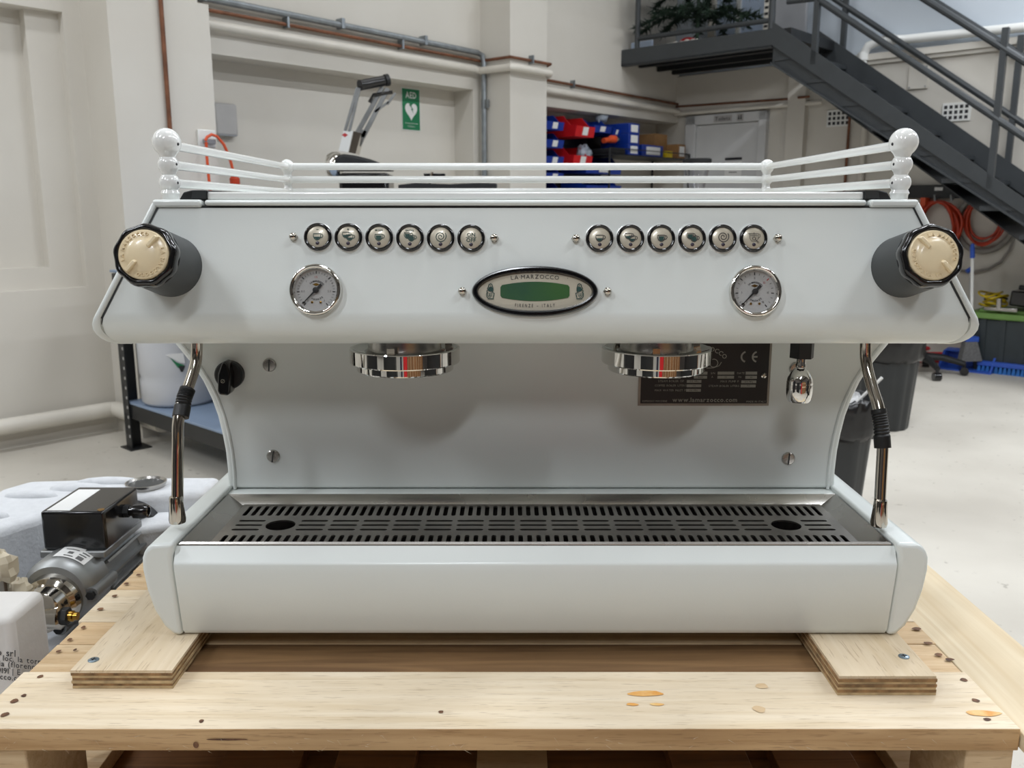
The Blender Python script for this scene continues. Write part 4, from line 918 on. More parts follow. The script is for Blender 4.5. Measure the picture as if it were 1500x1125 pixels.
for t, px, py, sz, al in (('la marzocco srl', 23, 962, .0125, 'r'), ('via bolognese 14/h, loc. la torre', 66, 973.5, .0102, 'r'), ('scarperia (florence)', 61, 981.5, .0102, 'r'), ('T +39 055 849191 | E', 30, 988.5, .0102, 'r'), ('lamarzocco.com', 40, 998.5, .0102, 'r')):
    p = atY(px, py, .9645); W_ = text_w(t, sz, .1, .01, .86); text(tx, t, p.x - W_, p.z + W_ * math.tan(.11), sz, .0004, bold=.01, wx=.86, align='l', slope=-.11)
tx.build('printed_address', INK, FW, flip=False, smooth=False)
o = thing('carton', (-.70, 1.25, 0), 'brown carton standing under the foam tray', 'carton')
MB().box(-.89, -.53, .955, 1.52, 0, .498).build('carton_body', CARD, o, bevel=.004); MB().box(-.72, -.67, .953, 1.5, .4975, .4988).build('carton_tape', TAPE, o)
PU = thing('pump_motor', (-.635, 1.25, .60), 'grey cast pump motor with a black terminal box lying in the foam', 'pump motor')
ax, az = -.638, .668
MB().lathe([(.030, 1.146), (.044, 1.148), (.050, 1.155), (.052, 1.162), (.0525, 1.205), (.047, 1.208), (.045, 1.215), (.045, 1.375), (.050, 1.38), (.050, 1.39)], (ax, 0, az), 40, 'y').build('motor_housing', ALU, PU, ang=40)
for k in range(14):
    a = math.radians(-60 + k * 22); R2 = Matrix.Rotation(-a, 3, 'Y')
    MB().obox(Vector((ax, 1.295, az)) + R2 @ Vector((.048, 0, 0)), .012, .165, .0035, R2).build('cooling_fin', ALU, PU)
for a in (2, 178, 270):
    p = Vector((ax + .050 * math.cos(math.radians(a)), 0, az + .050 * math.sin(math.radians(a))))
    MB().lathe([(.010, 1.150), (.010, 1.21), (.006, 1.22)], p, 14, 'y').build('bolt_boss', ALU, PU); MB().lathe([(.0065, 1.145), (.0065, 1.151)], p, 6, 'y').build('bolt', BLKM, PU)
MB().lathe([(.052, 1.378), (.056, 1.382), (.056, 1.402), (.050, 1.404), (0, 1.404)], (ax, 0, az), 40, 'y').build('fan_cover', BLKM, PU)
MB().lathe([(.0, 1.098), (.024, 1.100), (.030, 1.104), (.031, 1.128), (.037, 1.132), (.039, 1.147)], (ax, 0, az - .004), 36, 'y').build('pump_head', NICKEL, PU, ang=40)
MB().lathe([(.012, -.0), (.017, .004), (.018, .02), (.014, .022), (.010, .022)], (ax + .008, 1.108, az - .010), 20, 'x').build('outlet_elbow', NICKEL, PU)
MB().lathe([(.012, .020), (.012, .030), (.0085, .031)], (ax + .008, 1.108, az - .010), 6, 'x').build('outlet_nut', BLKM, PU)
MB().lathe([(.0075, .030), (.0075, .036), (.0055, .037), (.0055, .042), (0, .042)], (ax + .008, 1.108, az - .010), 16, 'x').build('brass_fitting', BRASS, PU)
MB().box(-.680, -.586, 1.195, 1.325, .705, .7155).build('terminal_base', ALU, PU, bevel=.002)
tb = MB().box(-.676, -.584, 1.20, 1.315, .7155, .774).build('terminal_box', BLK, PU, bevel=.004, seg=3)
MB().box(-.668, -.635, 1.204, 1.30, .7738, .7745).build('white_paper_strip', PAPER, tb)
MB().lathe([(.005, .770), (.005, .7746), (0, .7746)], (-.592, 1.208, 0), 12).build('lid_screw', BRASS, tb)
g = MB().lathe([(.010, 0), (.010, .008)], (-.5845, 1.265, .752), 6, 'x').build('cable_gland', BLKM, PU); MB().lathe([(.0075, .008), (.0075, .014), (.0115, .015), (.0115, .030), (.009, .036), (.006, .037), (.005, .032), (0, .032)], (-.5845, 1.265, .752), 18, 'x').build('gland_nut', BLK, g)
# curved label on the motor
m = MB(); n = 10; vs = []
for i in range(n + 1):
    a = math.radians(48 + 50 * i / n)
    for y in (1.165, 1.202): vs.append((ax + .0529 * math.cos(a), y, az + .0529 * math.sin(a)))
m.add(vs, [(2 * i, 2 * i + 1, 2 * i + 3, 2 * i + 2) for i in range(n)]); lbn = m.build('motor_label', PAPER, PU)
m = MB()
for j, (y0, y1, a0, a1) in enumerate(((1.168, 1.178, 55, 65), (1.181, 1.184, 54, 66), (1.188, 1.191, 52, 64), (1.169, 1.172, 70, 84), (1.177, 1.184, 74, 82), (1.190, 1.193, 70, 90))):
    vs = [(ax + .0532 * math.cos(math.radians(a)), y, az + .0532 * math.sin(math.radians(a))) for a in (a0, (a0 + a1) / 2, a1) for y in (y0, y1)]; m.add(vs, [(0, 1, 3, 2), (2, 3, 5, 4)])
m.build('label_print', GREYINK, lbn, flip=False, smooth=False)
def lump(c, r, name, parent, sx=1, sy=1, sz=1, seed=0):
    rd = random.Random(seed); m = MB().ball(c, r, 12, 8, sx, sy, sz)
    C_ = Vector(c); m.v = [C_ + (p - C_) * (1 + rd.uniform(-.16, .16)) for p in m.v]; return m.build(name, TAPE, parent, ang=20)
lump((-.672, 1.125, .690), .014, 'taped_port', PU, 1.1, 1, 1.1, 3)
o = thing('taped_fitting', (-.725, 1.10, .60), 'metal fitting wrapped in masking tape at the left edge', 'fitting')
p = atY(2, 835, 1.10); MB().lathe([(.011, .60), (.011, p.z)], (p.x - .002, 1.10, 0), 14).build('fitting_stem', STEEL, o); lump((p.x - .002, 1.10, p.z + .004), .022, 'tape_wrap', o, 1, .9, 1.1, 5)

# ------------------------------------------------------------------ shelving by the left wall
RK = thing('shelving_rack', RW(.5, 1.0, 0), 'black slotted steel rack with a blue-grey shelf beside the left pilaster', 'shelving')
s0, s1, tt0, tt1 = -.113, 1.25, .43, 1.75
for s in (s0, s1):
    for t in (tt0, tt1):
        m = MB(MROOM); m.box(s - .03, s - .024, t - .0, t + .055, 0, .886); m.box(s - .03, s + .045, t - .006, t, 0, .886)
        po = m.build('upright', RACKB, RK); MB(MROOM).box(s - .05, s + .06, t - .035, t + .085, 0, .006).build('foot_plate', RACKB, RK)
        if s == s0 and t == tt0:
            h = MB(MROOM); hw = MB(MROOM)
            for k in range(10): z = .08 + k * .075; h.box(s - .0306, s - .0302, t + .008, t + .02, z, z + .03)
            for k in range(16): z = .06 + k * .05; hw.box(s - .0308, s - .0302, t + .036, t + .05, z, z + .014)
            q = h.build('upright_slots', INK, po); q['kind'] = 'stuff'; q = hw.build('upright_holes', GREYP, po); q['kind'] = 'stuff'
for z in (.245, .90):
    MB(MROOM).box(s0 - .02, s1 + .03, tt0 - .05 if z > .5 else tt0 + .01, tt1, z - .012, z).build('shelf_board', SHELFB, RK, bevel=.002)
    MB(MROOM).box(s0 - .02, s0 + .01, tt0 + .056, tt1, z - .085, z - .0125).build('shelf_beam', RACKB, RK); MB(MROOM).box(s1, s1 + .03, tt0 + .056, tt1, z - .085, z - .0125).build('shelf_beam', RACKB, RK)
o = thing('plastic_drum', RW(.1, .72, .246), 'white plastic drum with a torn green label on the lower rack shelf', 'drum')
c = RW(.17, .78, 0); c = Vector((c.x, c.y, .246)); c.x = atY(262, 560, c.y).x
MB().lathe([(.10, 0), (.165, .004), (.178, .02), (.180, .12), (.174, .14), (.180, .16), (.182, .32), (.17, .36), (.10, .40), (.06, .41), (.06, .44), (0, .44)], c, 32).build('drum_body', DRUM, o, ang=50)
dirc = Vector((-c.x, -c.y, 0)).normalized(); sd = Vector((-dirc.y, dirc.x, 0)); M_ = Matrix(((sd.x, 0, dirc.x, c.x + dirc.x * .1815), (sd.y, 0, dirc.y, c.y + dirc.y * .1815), (0, 1, 0, c.z + .22), (0, 0, 0, 1)))
MB(M_).prism([(-.03, .03), (-.005, .008), (.03, -.01), (.018, -.035), (-.002, -.015)], -.004, .003, 'z').build('green_label', SIGNG, o); MB(M_).prism([(-.05, .045), (-.02, .05), (.03, .05), (.035, .0), (.012, .005), (-.01, .02)], -.004, .002, 'z').build('torn_label', PAPER, o); MB(M_).prism([(.004, -.01), (.034, -.012), (.022, -.04), (.012, -.04)], -.004, .004, 'z').build('dark_label', BLKM, o)
# ---- lever press on the rack
LV = thing('lever_press', RW(1.25, .54, .9), 'chrome and black lever machine with two tall handles on the rack', 'lever machine')
YL = 5.25
def q3(px, py, dy=0): return atY(px, py, YL + dy)
def plate(pts, y0, y1, name, mt, parent, holes=None):
    P = [atY(px, py, YL) for px, py in pts]; return MB().prism([(p.x, p.z) for p in P], YL + y0, YL + y1).build(name, mt, parent)
b0 = q3(530, 250); zt_ = .901
MB().box(q3(500, 250).x, q3(572, 250).x, YL - .1, YL + .16, zt_, q3(520, 254).z).build('lower_body', BLK, LV, bevel=.02)
pt_ = [(q3(x, y).x, q3(x, y).z) for x, y in ((494, 250), (493, 232), (505, 226), (525, 229), (545, 234), (562, 241), (575, 250))]
MB().prism(pt_, YL - .08, YL + .14).build('upper_cowl', BLKM, LV, bevel=.015, seg=3)
c = q3(490, 240); MB().lathe([(0, -.05), (.04, -.048), (.066, -.035), (.078, -.01), (.078, .02), (.066, .04)], (c.x, YL, c.z - .01), 32, 'x').build('chrome_dome', CHROME, LV)
blk = [(499, 222), (506, 193), (520, 193), (513, 224)]; plate(blk, -.06, .0, 'lever_block', GLOSSW, LV)
plate([(513, 224), (520, 193), (531, 196), (523, 226)], -.05, .08, 'pivot_block', NICKEL, LV)
c = q3(508, 199); MB().add([(c.x - .018, YL - .061, c.z), (c.x, YL - .061, c.z - .012), (c.x + .018, YL - .061, c.z), (c.x, YL - .061, c.z + .012)], [(0, 1, 2, 3)]).build('red_badge', REDINK, LV, flip=False)
def bar(a, b, w, y0, y1, name):
    A_, B_ = atY(*a, YL), atY(*b, YL); d = (B_ - A_).normalized(); n_ = Vector((-d.z, 0, d.x)) * w / 2
    MB().prism([((A_ + n_).x, (A_ + n_).z), ((A_ - n_).x, (A_ - n_).z), ((B_ - n_).x, (B_ - n_).z), ((B_ + n_).x, (B_ + n_).z)], YL + y0, YL + y1).build(name, ALU, LV)
for w0, w1 in (((508, 193), (526, 130)), ((514, 194), (529, 131))): bar(w0, w1, .015, -.06, -.045, 'lever_bar')
for w0, w1 in (((521, 195), (559, 126)), ((530, 200), (567, 128))): bar(w0, w1, .024, .03, .05, 'lever_bar')
bar((523, 212), (532, 190), .035, .03, .05, 'lever_root')
bar((548, 163), (568, 148), .012, .03, .045, 'hook_bar'); bar((566, 152), (578, 135), .012, .03, .045, 'hook_bar')
MB().tube([q3(527, 125, -.06), q3(564, 118, .05)], .030, 16).build('lever_grip', BLK, LV); MB().tube([q3(564, 118, .045), q3(569, 117, .055)], .034, 16).build('grip_end', BLKM, LV)
MB().tube([q3(541, 150, .02), q3(547, 139, .02), q3(575, 135, .04)], .010, 8).build('rear_grip', BLK, LV)
o = thing('tool_tray', RW(1.6, .6, .9), 'flat black tray lying on the rack right of the lever machine', 'tray')
YT = YL - .1
MB().prism([(atY(x, y, YT).x, atY(x, y, YT).z) for x, y in ((585, 276), (585, 271), (610, 268), (660, 270), (700, 268), (728, 269), (728, 384), (585, 384))], YT - .05, YT + .1).build('tray_body', BLKM, o, bevel=.004)
MB().prism([(atY(x, y, YT).x, atY(x, y, YT).z) for x, y in ((622, 262), (652, 262), (652, 254), (620, 254))], YT, YT + .06).build('tray_handle', BLK, o, bevel=.004)
MB().tube([atY(627, 276, YT), atY(633, 252, YT)], .008, 8).build('tray_rod', NICKEL, o)

# ------------------------------------------------------------------ left wall fittings
def wallA(s, t, z):
    c = RW(s, t, z); return Matrix(((AX.x, 0, BX.x, c.x), (AX.y, 0, BX.y, c.y), (0, 1, 0, c.z), (0, 0, 0, 1)))
o = thing('first_aid_sign', RW(2.37, -.195, 1.75), 'green AED sign with a white heart and bolt on the wall', 'sign')
fr = wallA(2.372, -.199, 1.897)
MB(fr).box(-.088, .088, -.147, .147, 0, .004).build('sign_board', PAPER, o); MB(fr).box(-.083, .083, -.142, .142, .0035, .005).build('sign_field', SIGNG, o)
m = MB(fr); text(m, 'AED', 0, .078, .062, .0055, bold=.012, wx=.8); text(m, 'Automated External', 0, -.100, .0135, .0055); text(m, 'Defibrillator', 0, -.122, .0135, .0055)
ht = []
for i in range(40): t = 2 * math.pi * i / 40; ht.append((.0036 * 16 * math.sin(t) ** 3, .0042 * (13 * math.cos(t) - 5 * math.cos(2 * t) - 2 * math.cos(3 * t) - math.cos(4 * t)) - .008))
m.poly(ht, .0055); m.build('sign_print', PAPER, o, flip=False, smooth=False)
MB(fr).poly([(-.022, .035), (.006, .008), (-.002, .002), (.028, -.03), (.012, -.006), (.02, 0), (-.008, .035)], .0062).build('bolt_symbol', SIGNG, o, flip=False, smooth=False)
o = thing('wall_dispenser', RW(.855, -.2, 1.64), 'small grey dispenser box on the wall right of the pilaster', 'dispenser')
MB(wallA(.87, -.2, 1.72)).box(-.075, .075, -.095, .095, 0, .05).build('dispenser_body', GREYP, o, bevel=.015, seg=3); MB(wallA(.87, -.2, 1.72)).box(-.06, .06, -.0955, -.085, .048, .052).build('outlet_slot', GREYW, o)
o = thing('power_outlet', RW(.47, .3, 1.53), 'white power outlet on the edge of the left pilaster', 'outlet')
fr = wallA(.475, .3, 1.565); MB(fr).box(-.05, .05, -.045, .045, 0, .018).build('outlet_plate', GLOSSW, o, bevel=.005); MB(fr).box(-.03, .035, -.03, -.004, .018, .045).build('plug', GREYW, o, bevel=.004)
o = thing('extension_cord', RW(.52, .35, 1.2), 'orange extension cord looping down from the wall outlet', 'cord')
MB().tube([RW(*onA(x, y, .36)) for x, y in ((301, 206), (303, 201), (310, 197), (318, 200), (328, 212), (336, 230), (342, 252), (344, 262))], .008, 8).build('cord', ORANGE, o)
MB().tube([RW(*onA(x, y, .36)) for x, y in ((302, 208), (303, 230), (306, 262), (310, 300))], .008, 8).build('cord', ORANGE, o)
a, b = RW(*onA(343, 256, .36)), RW(*onA(345, 275, .36)); MB().tube([a, a.lerp(b, .3), b], [.012, .028, .026], 12).build('cord_socket', ORANGED, o)
# ---- storage bins in the far recess
BP = thing('louvre_panel', RW(4.0, -.15, .9), 'black louvred panel behind the blue and red bins', 'panel')
MB(MROOM).box(3.34, 4.62, -.19, -.16, .9, 1.95).build('panel_back', RACKB, BP)
for k in range(9): MB(MROOM).box(3.34, 4.62, -.16, -.15, 1.0 + k * .105, 1.03 + k * .105).build('louvre', BLKM, BP)
def bin_(s, z, w, h, dep, mt, label, tag_=True, t0=-.149):
    o = thing('storage_bin', RW(s + w / 2, t0 + dep / 2, z), label, 'storage bin', 'storage bins on the louvre panel'); e = .006
    pr = [(t0, z), (t0 + dep, z), (t0 + dep * 1.05, z + h * .5), (t0 + dep * .85, z + h * .56), (t0 + dep * .62, z + h), (t0, z + h)]
    m = MB(MROOM); m.prism(pr, s, s + e, 'x'); m.prism(pr, s + w - e, s + w, 'x'); m.box(s + e, s + w - e, t0, t0 + dep, z, z + e); m.box(s + e, s + w - e, t0, t0 + e, z, z + h)
    m.prism([(t0 + dep - e, z), (t0 + dep, z), (t0 + dep * 1.05, z + h * .5), (t0 + dep * 1.05 - e, z + h * .5)], s + e, s + w - e, 'x'); m.build('bin_body', mt, o)
    if tag_: MB(MROOM).prism([(t0 + dep * 1.01 + .002, z + h * .08), (t0 + dep * 1.05 + .004, z + h * .46), (t0 + dep * 1.05 + .002, z + h * .46), (t0 + dep * 1.01, z + h * .08)], s + w * .36, s + w * .64, 'x').build('card_label', PAPER, o)
    MB(MROOM).box(s + e, s + w - e, t0 + .02, t0 + dep * .9, z + e, z + h * .42).build('bin_contents', GREYP, o)
for r, z in enumerate((1.815, 1.675, 1.545, 1.415, 1.285)): bin_(3.50, z, .22, .125, .27, BLUEB, ('top', 'second', 'third', 'fourth', 'lowest')[r] + ' blue bin in the column beside the pilaster')
bin_(3.80, 1.775, .25, .165, .33, REDB, 'upper red bin right of the column of blue bins'); bin_(3.80, 1.55, .25, .15, .31, REDB, 'lower red bin right of the column of blue bins')
bin_(4.12, 1.83, .25, .11, .27, BLUEB, 'blue bin at the top, right of the upper red bin'); bin_(4.40, 1.82, .1, .1, .27, BLUEB, 'narrow blue bin at the top end of the panel')
bin_(4.03, 1.49, .5, .15, .27, BLUEB, 'wide blue bin low on the panel holding a clear bag'); bin_(4.03, 1.33, .5, .12, .27, BLUEB, 'wide blue bin just under the one holding a clear bag', False)
def bag(c, r, a, b, d, sd_):
    rd = random.Random(sd_); m = MB(MROOM).ball(c, r, 14, 8, a, b, d); C_ = MROOM @ Vector(c); m.v = [C_ + (p - C_) * rd.uniform(.75, 1.2) for p in m.v]; return m.build('clear_bag', BAG, ang=10)
o = bag((4.09, .05, 1.65), .075, 1, .8, 1, 1); tag(o, 'clear plastic bag sticking out of the wide low blue bin', 'bag')
o = bag((4.40, .0, 1.97), .06, 1.1, .7, .7, 2); tag(o, 'crumpled clear bag on top of the highest bins', 'bag')
SH = thing('wire_shelf', RW(5.0, .1, 1.2), 'black wire shelf unit in the far corner recess', 'shelf')
sa, sb = 4.20, 5.47; ta, tb_ = -.17, .24
MB(MROOM).box(sa, sb, ta, tb_, 1.645, 1.655).build('shelf_deck', RACKB, SH)
for s in (sa, sb):
    for t in (ta, tb_): MB().tube(rt([(s, t, 0), (s, t, 1.70)]), .01, 8).build('leg', RACKB, SH)
MB().tube(rt([(sa, tb_, 1.70), (sb, tb_, 1.70), (sb, ta, 1.70)]), .005, 6).build('guard_wire', RACKB, SH)
def carton(s, t, z, ls, lt, h, mt, name, label, grp=None, lab=True):
    o = thing(name, RW(s, t, z), label, 'box', grp); MB(MROOM).box(s, s + ls, t - lt, t, z, z + h).build('box_body', mt, o, bevel=.003)
    if lab: MB(MROOM).box(s + ls * .2, s + ls * .85, t, t + .002, z + h * .15, z + h * .85).build('box_label', PAPER, o)
carton(4.50, .22, 1.656, .16, .3, .09, BLUEB, 'blue_box', 'lowest of three stacked blue boxes on the wire shelf', 'stacked blue boxes')
carton(4.50, .22, 1.747, .16, .3, .09, BLUEB, 'blue_box', 'middle of three stacked blue boxes on the wire shelf', 'stacked blue boxes')
carton(4.50, .22, 1.838, .16, .3, .085, BLUEB, 'blue_box', 'top of three stacked blue boxes on the wire shelf', 'stacked blue boxes')
carton(4.74, .2, 1.656, .34, .25, .1, BLUEB, 'blue_tray', 'long blue tray in the middle of the wire shelf', None)
carton(5.10, .1, 1.656, .2, .2, .22, CARD, 'cardboard_box', 'tall brown cardboard box on the wire shelf', None, False)
carton(5.30, .22, 1.656, .13, .22, .13, CARD, 'cardboard_box', 'small brown box at the right end of the wire shelf', None)
carton(5.12, .22, 1.656, .09, .1, .06, YEL, 'yellow_box', 'small yellow box in front of the tall brown box', None, False)
o = thing('power_tool', RW(4.35, .15, 1.70), 'orange and grey hand tool in front of the blue boxes', 'tool')
MB().tube([RW(*onA(x, y, .15)) for x, y in ((884, 206), (891, 205))], .022, 12).build('tool_body', ORANGE, o); MB().tube([RW(*onA(x, y, .15)) for x, y in ((891, 205), (895, 204), (900, 204))], [.024, .034, .034], 14).build('tool_head', ORANGE, o); MB().tube([RW(*onA(x, y, .15)) for x, y in ((900, 204), (904, 204))], .028, 14).build('tool_chuck', STEEL, o)
o = MB(MROOM).box(4.22, 4.46, .02, .22, 1.656, 1.70).build('tool_case', BLKM, bevel=.01); tag(o, 'black case below the orange hand tool', 'case')
# grinder with clear hopper
GR = thing('coffee_grinder', atY(1021, 300, 6.2), 'coffee grinder with black lidded clear hopper before the toilet door', 'grinder')
c = atY(1021, 236, 6.2)
GR.location = (c.x, 6.2, 0)
MB().lathe([(.098, c.z - .012), (.1, c.z + .012), (.09, c.z + .016), (0, c.z + .016)], (c.x, 6.2, 0), 28).build('hopper_lid', BLKM, GR); MB().lathe([(.05, c.z - .22), (.094, c.z - .012)], (c.x, 6.2, 0), 28).build('hopper', glass_mat('hopper_plastic', (.82, .82, .84), fres=1.6), GR)
MB().box(c.x - .09, c.x + .09, 6.1, 6.32, .95, c.z - .22).build('grinder_body', BLKM, GR, bevel=.02); MB().box(c.x - .2, c.x + .2, 6.0, 6.4, 0, .95).build('pedestal', GREYW, GR, bevel=.01)

# ------------------------------------------------------------------ right-hand background
def bin_lathe(name, c, r0, r1, h, label, nr):
    o = thing(name, c, label, 'rubbish bin')
    md = lambda a: 1 + .018 * math.copysign(abs(math.cos(nr * a)) ** .4, math.cos(nr * a))
    MB().lathe([(r0 * .96, 0), (r0, .01), (r0 + (r1 - r0) * .78, h * .78)], c, 96, 'z', md).build('bin_body', BINB, o, ang=25)
    MB().lathe([(r0 + (r1 - r0) * .78, h * .77), (r1, h - .012), (r1 + .012, h), (r1 - .01, h), (r1 - .02, h * .8)], c, 40).build('bin_rim', BINB, o)
    m = MB().lathe([(r1 * .93 + .012, h * .74), (r1 * .95 + .022, h * .78), (r1 + .016, h * .84), (r1 + .022, h * .95), (r1 + .018, h + .012), (r1 - .005, h + .014), (r1 - .03, h * .85), (r1 * .5, h * .74), (0, h * .72)], c, 60)
    rd = random.Random(nr); C_ = Vector(c); m.v = [p + Vector(((p.x - C_.x) * rd.uniform(-.035, .035), (p.y - C_.y) * rd.uniform(-.035, .035), rd.uniform(-.008, .008))) for p in m.v]
    m.build('bin_liner', LINER, o, ang=80); return o
c = atZ(1300, 630, 0); bin_lathe('rubbish_bin', (c.x, c.y + .1, 0), .142, .178, .52, 'large black ribbed rubbish bin with a black liner', 14)
c = Vector((1.235, 3.22, 0)); SB = bin_lathe('rubbish_bin', c, .088, .122, .50, 'small dark bin full of clear plastic beside the machine', 9)
m = MB().ball((c.x, c.y, .46), .09, 16, 10, 1, 1, .75); rd = random.Random(4); m.v = [Vector((c.x, c.y, .46)) + (p - Vector((c.x, c.y, .46))) * rd.uniform(.78, 1.2) for p in m.v]; m.build('litter', LITTER, SB, ang=10)
MB().tube([(c.x + .0, c.y - .05, .46), (c.x + .10, c.y - .1, .60)], .006, 6).build('litter_stick', PAPER, SB)
# office chair
oc = Vector((3.0155, 6.419, 0)); OC = thing('office_chair', oc, 'black office chair base showing two castor legs under the machine head', 'chair')
for k in range(5):
    a = math.radians(-92 + 74 * k); e = Vector((math.cos(a), math.sin(a), 0)); p = oc + e * .30
    MB().tube([oc + Vector((0, 0, .13)), oc + e * .15 + Vector((0, 0, .125)), p + Vector((0, 0, .085))], [.03, .026, .02], 10).build('leg', BLKM, OC)
    w = MB().tube([p + Vector((-e.y, e.x, 0)) * -.025 + Vector((0, 0, .03)), p + Vector((-e.y, e.x, 0)) * .025 + Vector((0, 0, .03))], .03, 14).build('castor', BLK, OC); MB().tube([p + Vector((0, 0, .05)), p + Vector((0, 0, .09))], .012, 8).build('castor_stem', BLKM, OC)
MB().tube([oc + Vector((0, 0, .1)), oc + Vector((0, 0, .42))], .03, 12).build('gas_column', BLKM, OC); MB().box(oc.x - .22, oc.x + .2, oc.y - .2, oc.y + .22, .42, .50).build('seat', BLKM, OC, bevel=.03, seg=3)
MB().box(oc.x - .2, oc.x + .18, oc.y + .2, oc.y + .26, .55, .95).build('backrest', BLKM, OC, bevel=.025, seg=3); MB().box(oc.x - .03, oc.x + .03, oc.y + .215, oc.y + .24, .45, .56).build('back_strut', BLKM, OC)
# dustpan and brush
d0 = atZ(1412, 544, 0); DP = thing('dustpan', d0, 'blue long-handled dustpan standing on the floor by the tote', 'dustpan')
MD = Matrix(((BX.x, AX.x, 0, d0.x), (BX.y, AX.y, 0, d0.y), (0, 0, 1, 0), (0, 0, 0, 1)))
MB(MD).box(-.18, .18, -.02, .22, .0, .012).build('pan_floor', BLUEP, DP); MB(MD).prism([(-.02, .0), (.22, .0), (.22, .14), (.10, .13)], -.186, -.172, 'x').build('pan_side', BLUEP, DP); MB(MD).prism([(-.02, .0), (.22, .0), (.22, .14), (.10, .13)], .172, .186, 'x').build('pan_side', BLUEP, DP)
MB(MD).box(-.172, .172, .205, .22, .012, .14).build('pan_back', BLUEP, DP); MB(MD).box(-.172, .172, .12, .205, .125, .138).build('pan_hood', BLUEP, DP)
yb = d0.y + .15
A_ = atY(1424, 470, yb); B_ = atY(1421.5, 393, yb); MB().tube([(A_.x, yb, .13), A_, B_], .012, 10).build('pan_handle', GREYP, DP); MB().tube([atY(1416, 398, yb), atY(1424, 393, yb)], .018, 8).build('pan_grip', BLUEP, DP)
BR = thing('hand_brush', d0 + Vector((.0, .02, .02)), 'white-poled broom with blue grip and grey bristles in the dustpan', 'broom')
yb = d0.y - .02
hd = atY(1421, 509, yb); MB().prism([(atY(x, y, yb).x, atY(x, y, yb).z) for x, y in ((1412, 500), (1429, 500), (1436, 528), (1405, 529))], yb - .03, yb + .03).build('bristles', GREYBR, BR); MB().box(hd.x - .05, hd.x + .05, yb - .03, yb + .03, hd.z + .04, hd.z + .085).build('brush_head', BLUEP, BR, bevel=.01)
t1_ = atY(1424.5, 378, yb); t2_ = atY(1424.5, 357, yb); MB().tube([(hd.x, yb, hd.z + .08), t1_], .012, 10).build('broom_pole', GLOSSW, BR); MB().tube([t1_, t1_.lerp(t2_, .7), t2_], [.017, .016, .012], 10).build('pole_grip', BLUEP, BR)
# push broom head
b0 = atZ(1474, 549, 0); PB = thing('push_broom', b0, 'wide blue push broom head lying on the floor at the right edge', 'broom')
MB(Matrix.Translation(b0) @ MROOM.to_3x3().to_4x4()).box(-.02, .06, -.2, .45, .05, .085).build('broom_block', BLUEP, PB, bevel=.006)
MRB = Matrix.Translation(b0) @ MROOM.to_3x3().to_4x4()
for k in range(22): MB(MRB).prism([(-.19 + k * .029, .05), (-.175 + k * .029, .05), (-.170 + k * .029, .0), (-.196 + k * .029, .0)], -.02, .05, 'x').build('bristle_tuft', BLUEBR, PB)
# tote with lid
TO = thing('storage_tote', RW(5.25, 3.3, 0), 'dark grey storage tote with a lime green lid by the wall', 'storage tote')
sA, sB, tA, tB = 5.10, 5.50, 2.93, 3.62; zt2 = .40
m = MB(MROOM); m.hexa([(sA + .04, tA + .04, 0), (sB - .04, tA + .04, 0), (sB - .04, tB - .04, 0), (sA + .04, tB - .04, 0)], [(sA, tA, zt2), (sB, tA, zt2), (sB, tB, zt2), (sA, tB, zt2)]); m.build('tote_body', TOTE, TO, bevel=.01)
for k in range(5): MB(MROOM).hexa([(sA + .03, tA + .08 + k * .13, .02), (sA + .05, tA + .08 + k * .13, .02), (sA + .05, tA + .11 + k * .13, .02), (sA + .03, tA + .11 + k * .13, .02)], [(sA - .012, tA + .07 + k * .13, zt2), (sA + .01, tA + .07 + k * .13, zt2), (sA + .01, tA + .11 + k * .13, zt2), (sA - .012, tA + .11 + k * .13, zt2)]).build('tote_rib', TOTE, TO)
MB(MROOM).box(sA - .03, sB + .02, tA - .03, tB + .03, zt2, zt2 + .045).build('tote_lid', LIME, TO, bevel=.01); MB(MROOM).box(sA + .03, sB - .04, tA + .04, tB - .04, zt2 + .04, zt2 + .065).build('lid_panel', LIME, TO, bevel=.01)
zl = zt2 + .066
TC = thing('tool_case', RW(5.3, 3.4, zl), 'black plastic tool case tilted on the green tote lid', 'tool case')
m = MB(MROOM @ Matrix.Translation((5.14, 3.16, zl + .018)) @ Matrix.Rotation(math.radians(-4), 4, 'X')); m.box(0, .3, 0, .5, .02, .13); m.build('case_body', BLK, TC, bevel=.012); m = MB(MROOM @ Matrix.Translation((5.14, 3.16, zl + .018)) @ Matrix.Rotation(math.radians(-4), 4, 'X')); m.box(.06, .10, .03, .4, .135, .17); m.build('case_handle', BLKM, TC, bevel=.008)
o = thing('yellow_cable', RW(5.25, 3.0, zl), 'bundle of yellow cable on the left of the green lid', 'cable')
for k in range(6):
    c = Vector((5.28 + random.uniform(-.05, .05), 3.03 + random.uniform(-.03, .04), zl + .02 + k * .018)); m = MB(MROOM); m.tube([c + Vector((.1 * math.cos(t) * (1 + .1 * k % 2), .07 * math.sin(t), .012 * math.sin(2 * t + k))) for t in [2 * math.pi * i / 20 for i in range(20)]], .008, 6, True); m.build('cable_loop', YEL if k != 3 else BLKM, o)
o = thing('metal_clamp', RW(5.12, 3.12, zl), 'grey metal clamp lying in front of the tool case', 'clamp')
MB(MROOM).box(5.06, 5.09, 3.02, 3.24, zl, zl + .025).build('clamp_bar', STEEL, o, bevel=.004); MB(MROOM).box(5.06, 5.09, 3.10, 3.13, zl + .025, zl + .09).build('clamp_jaw', STEEL, o, bevel=.004)
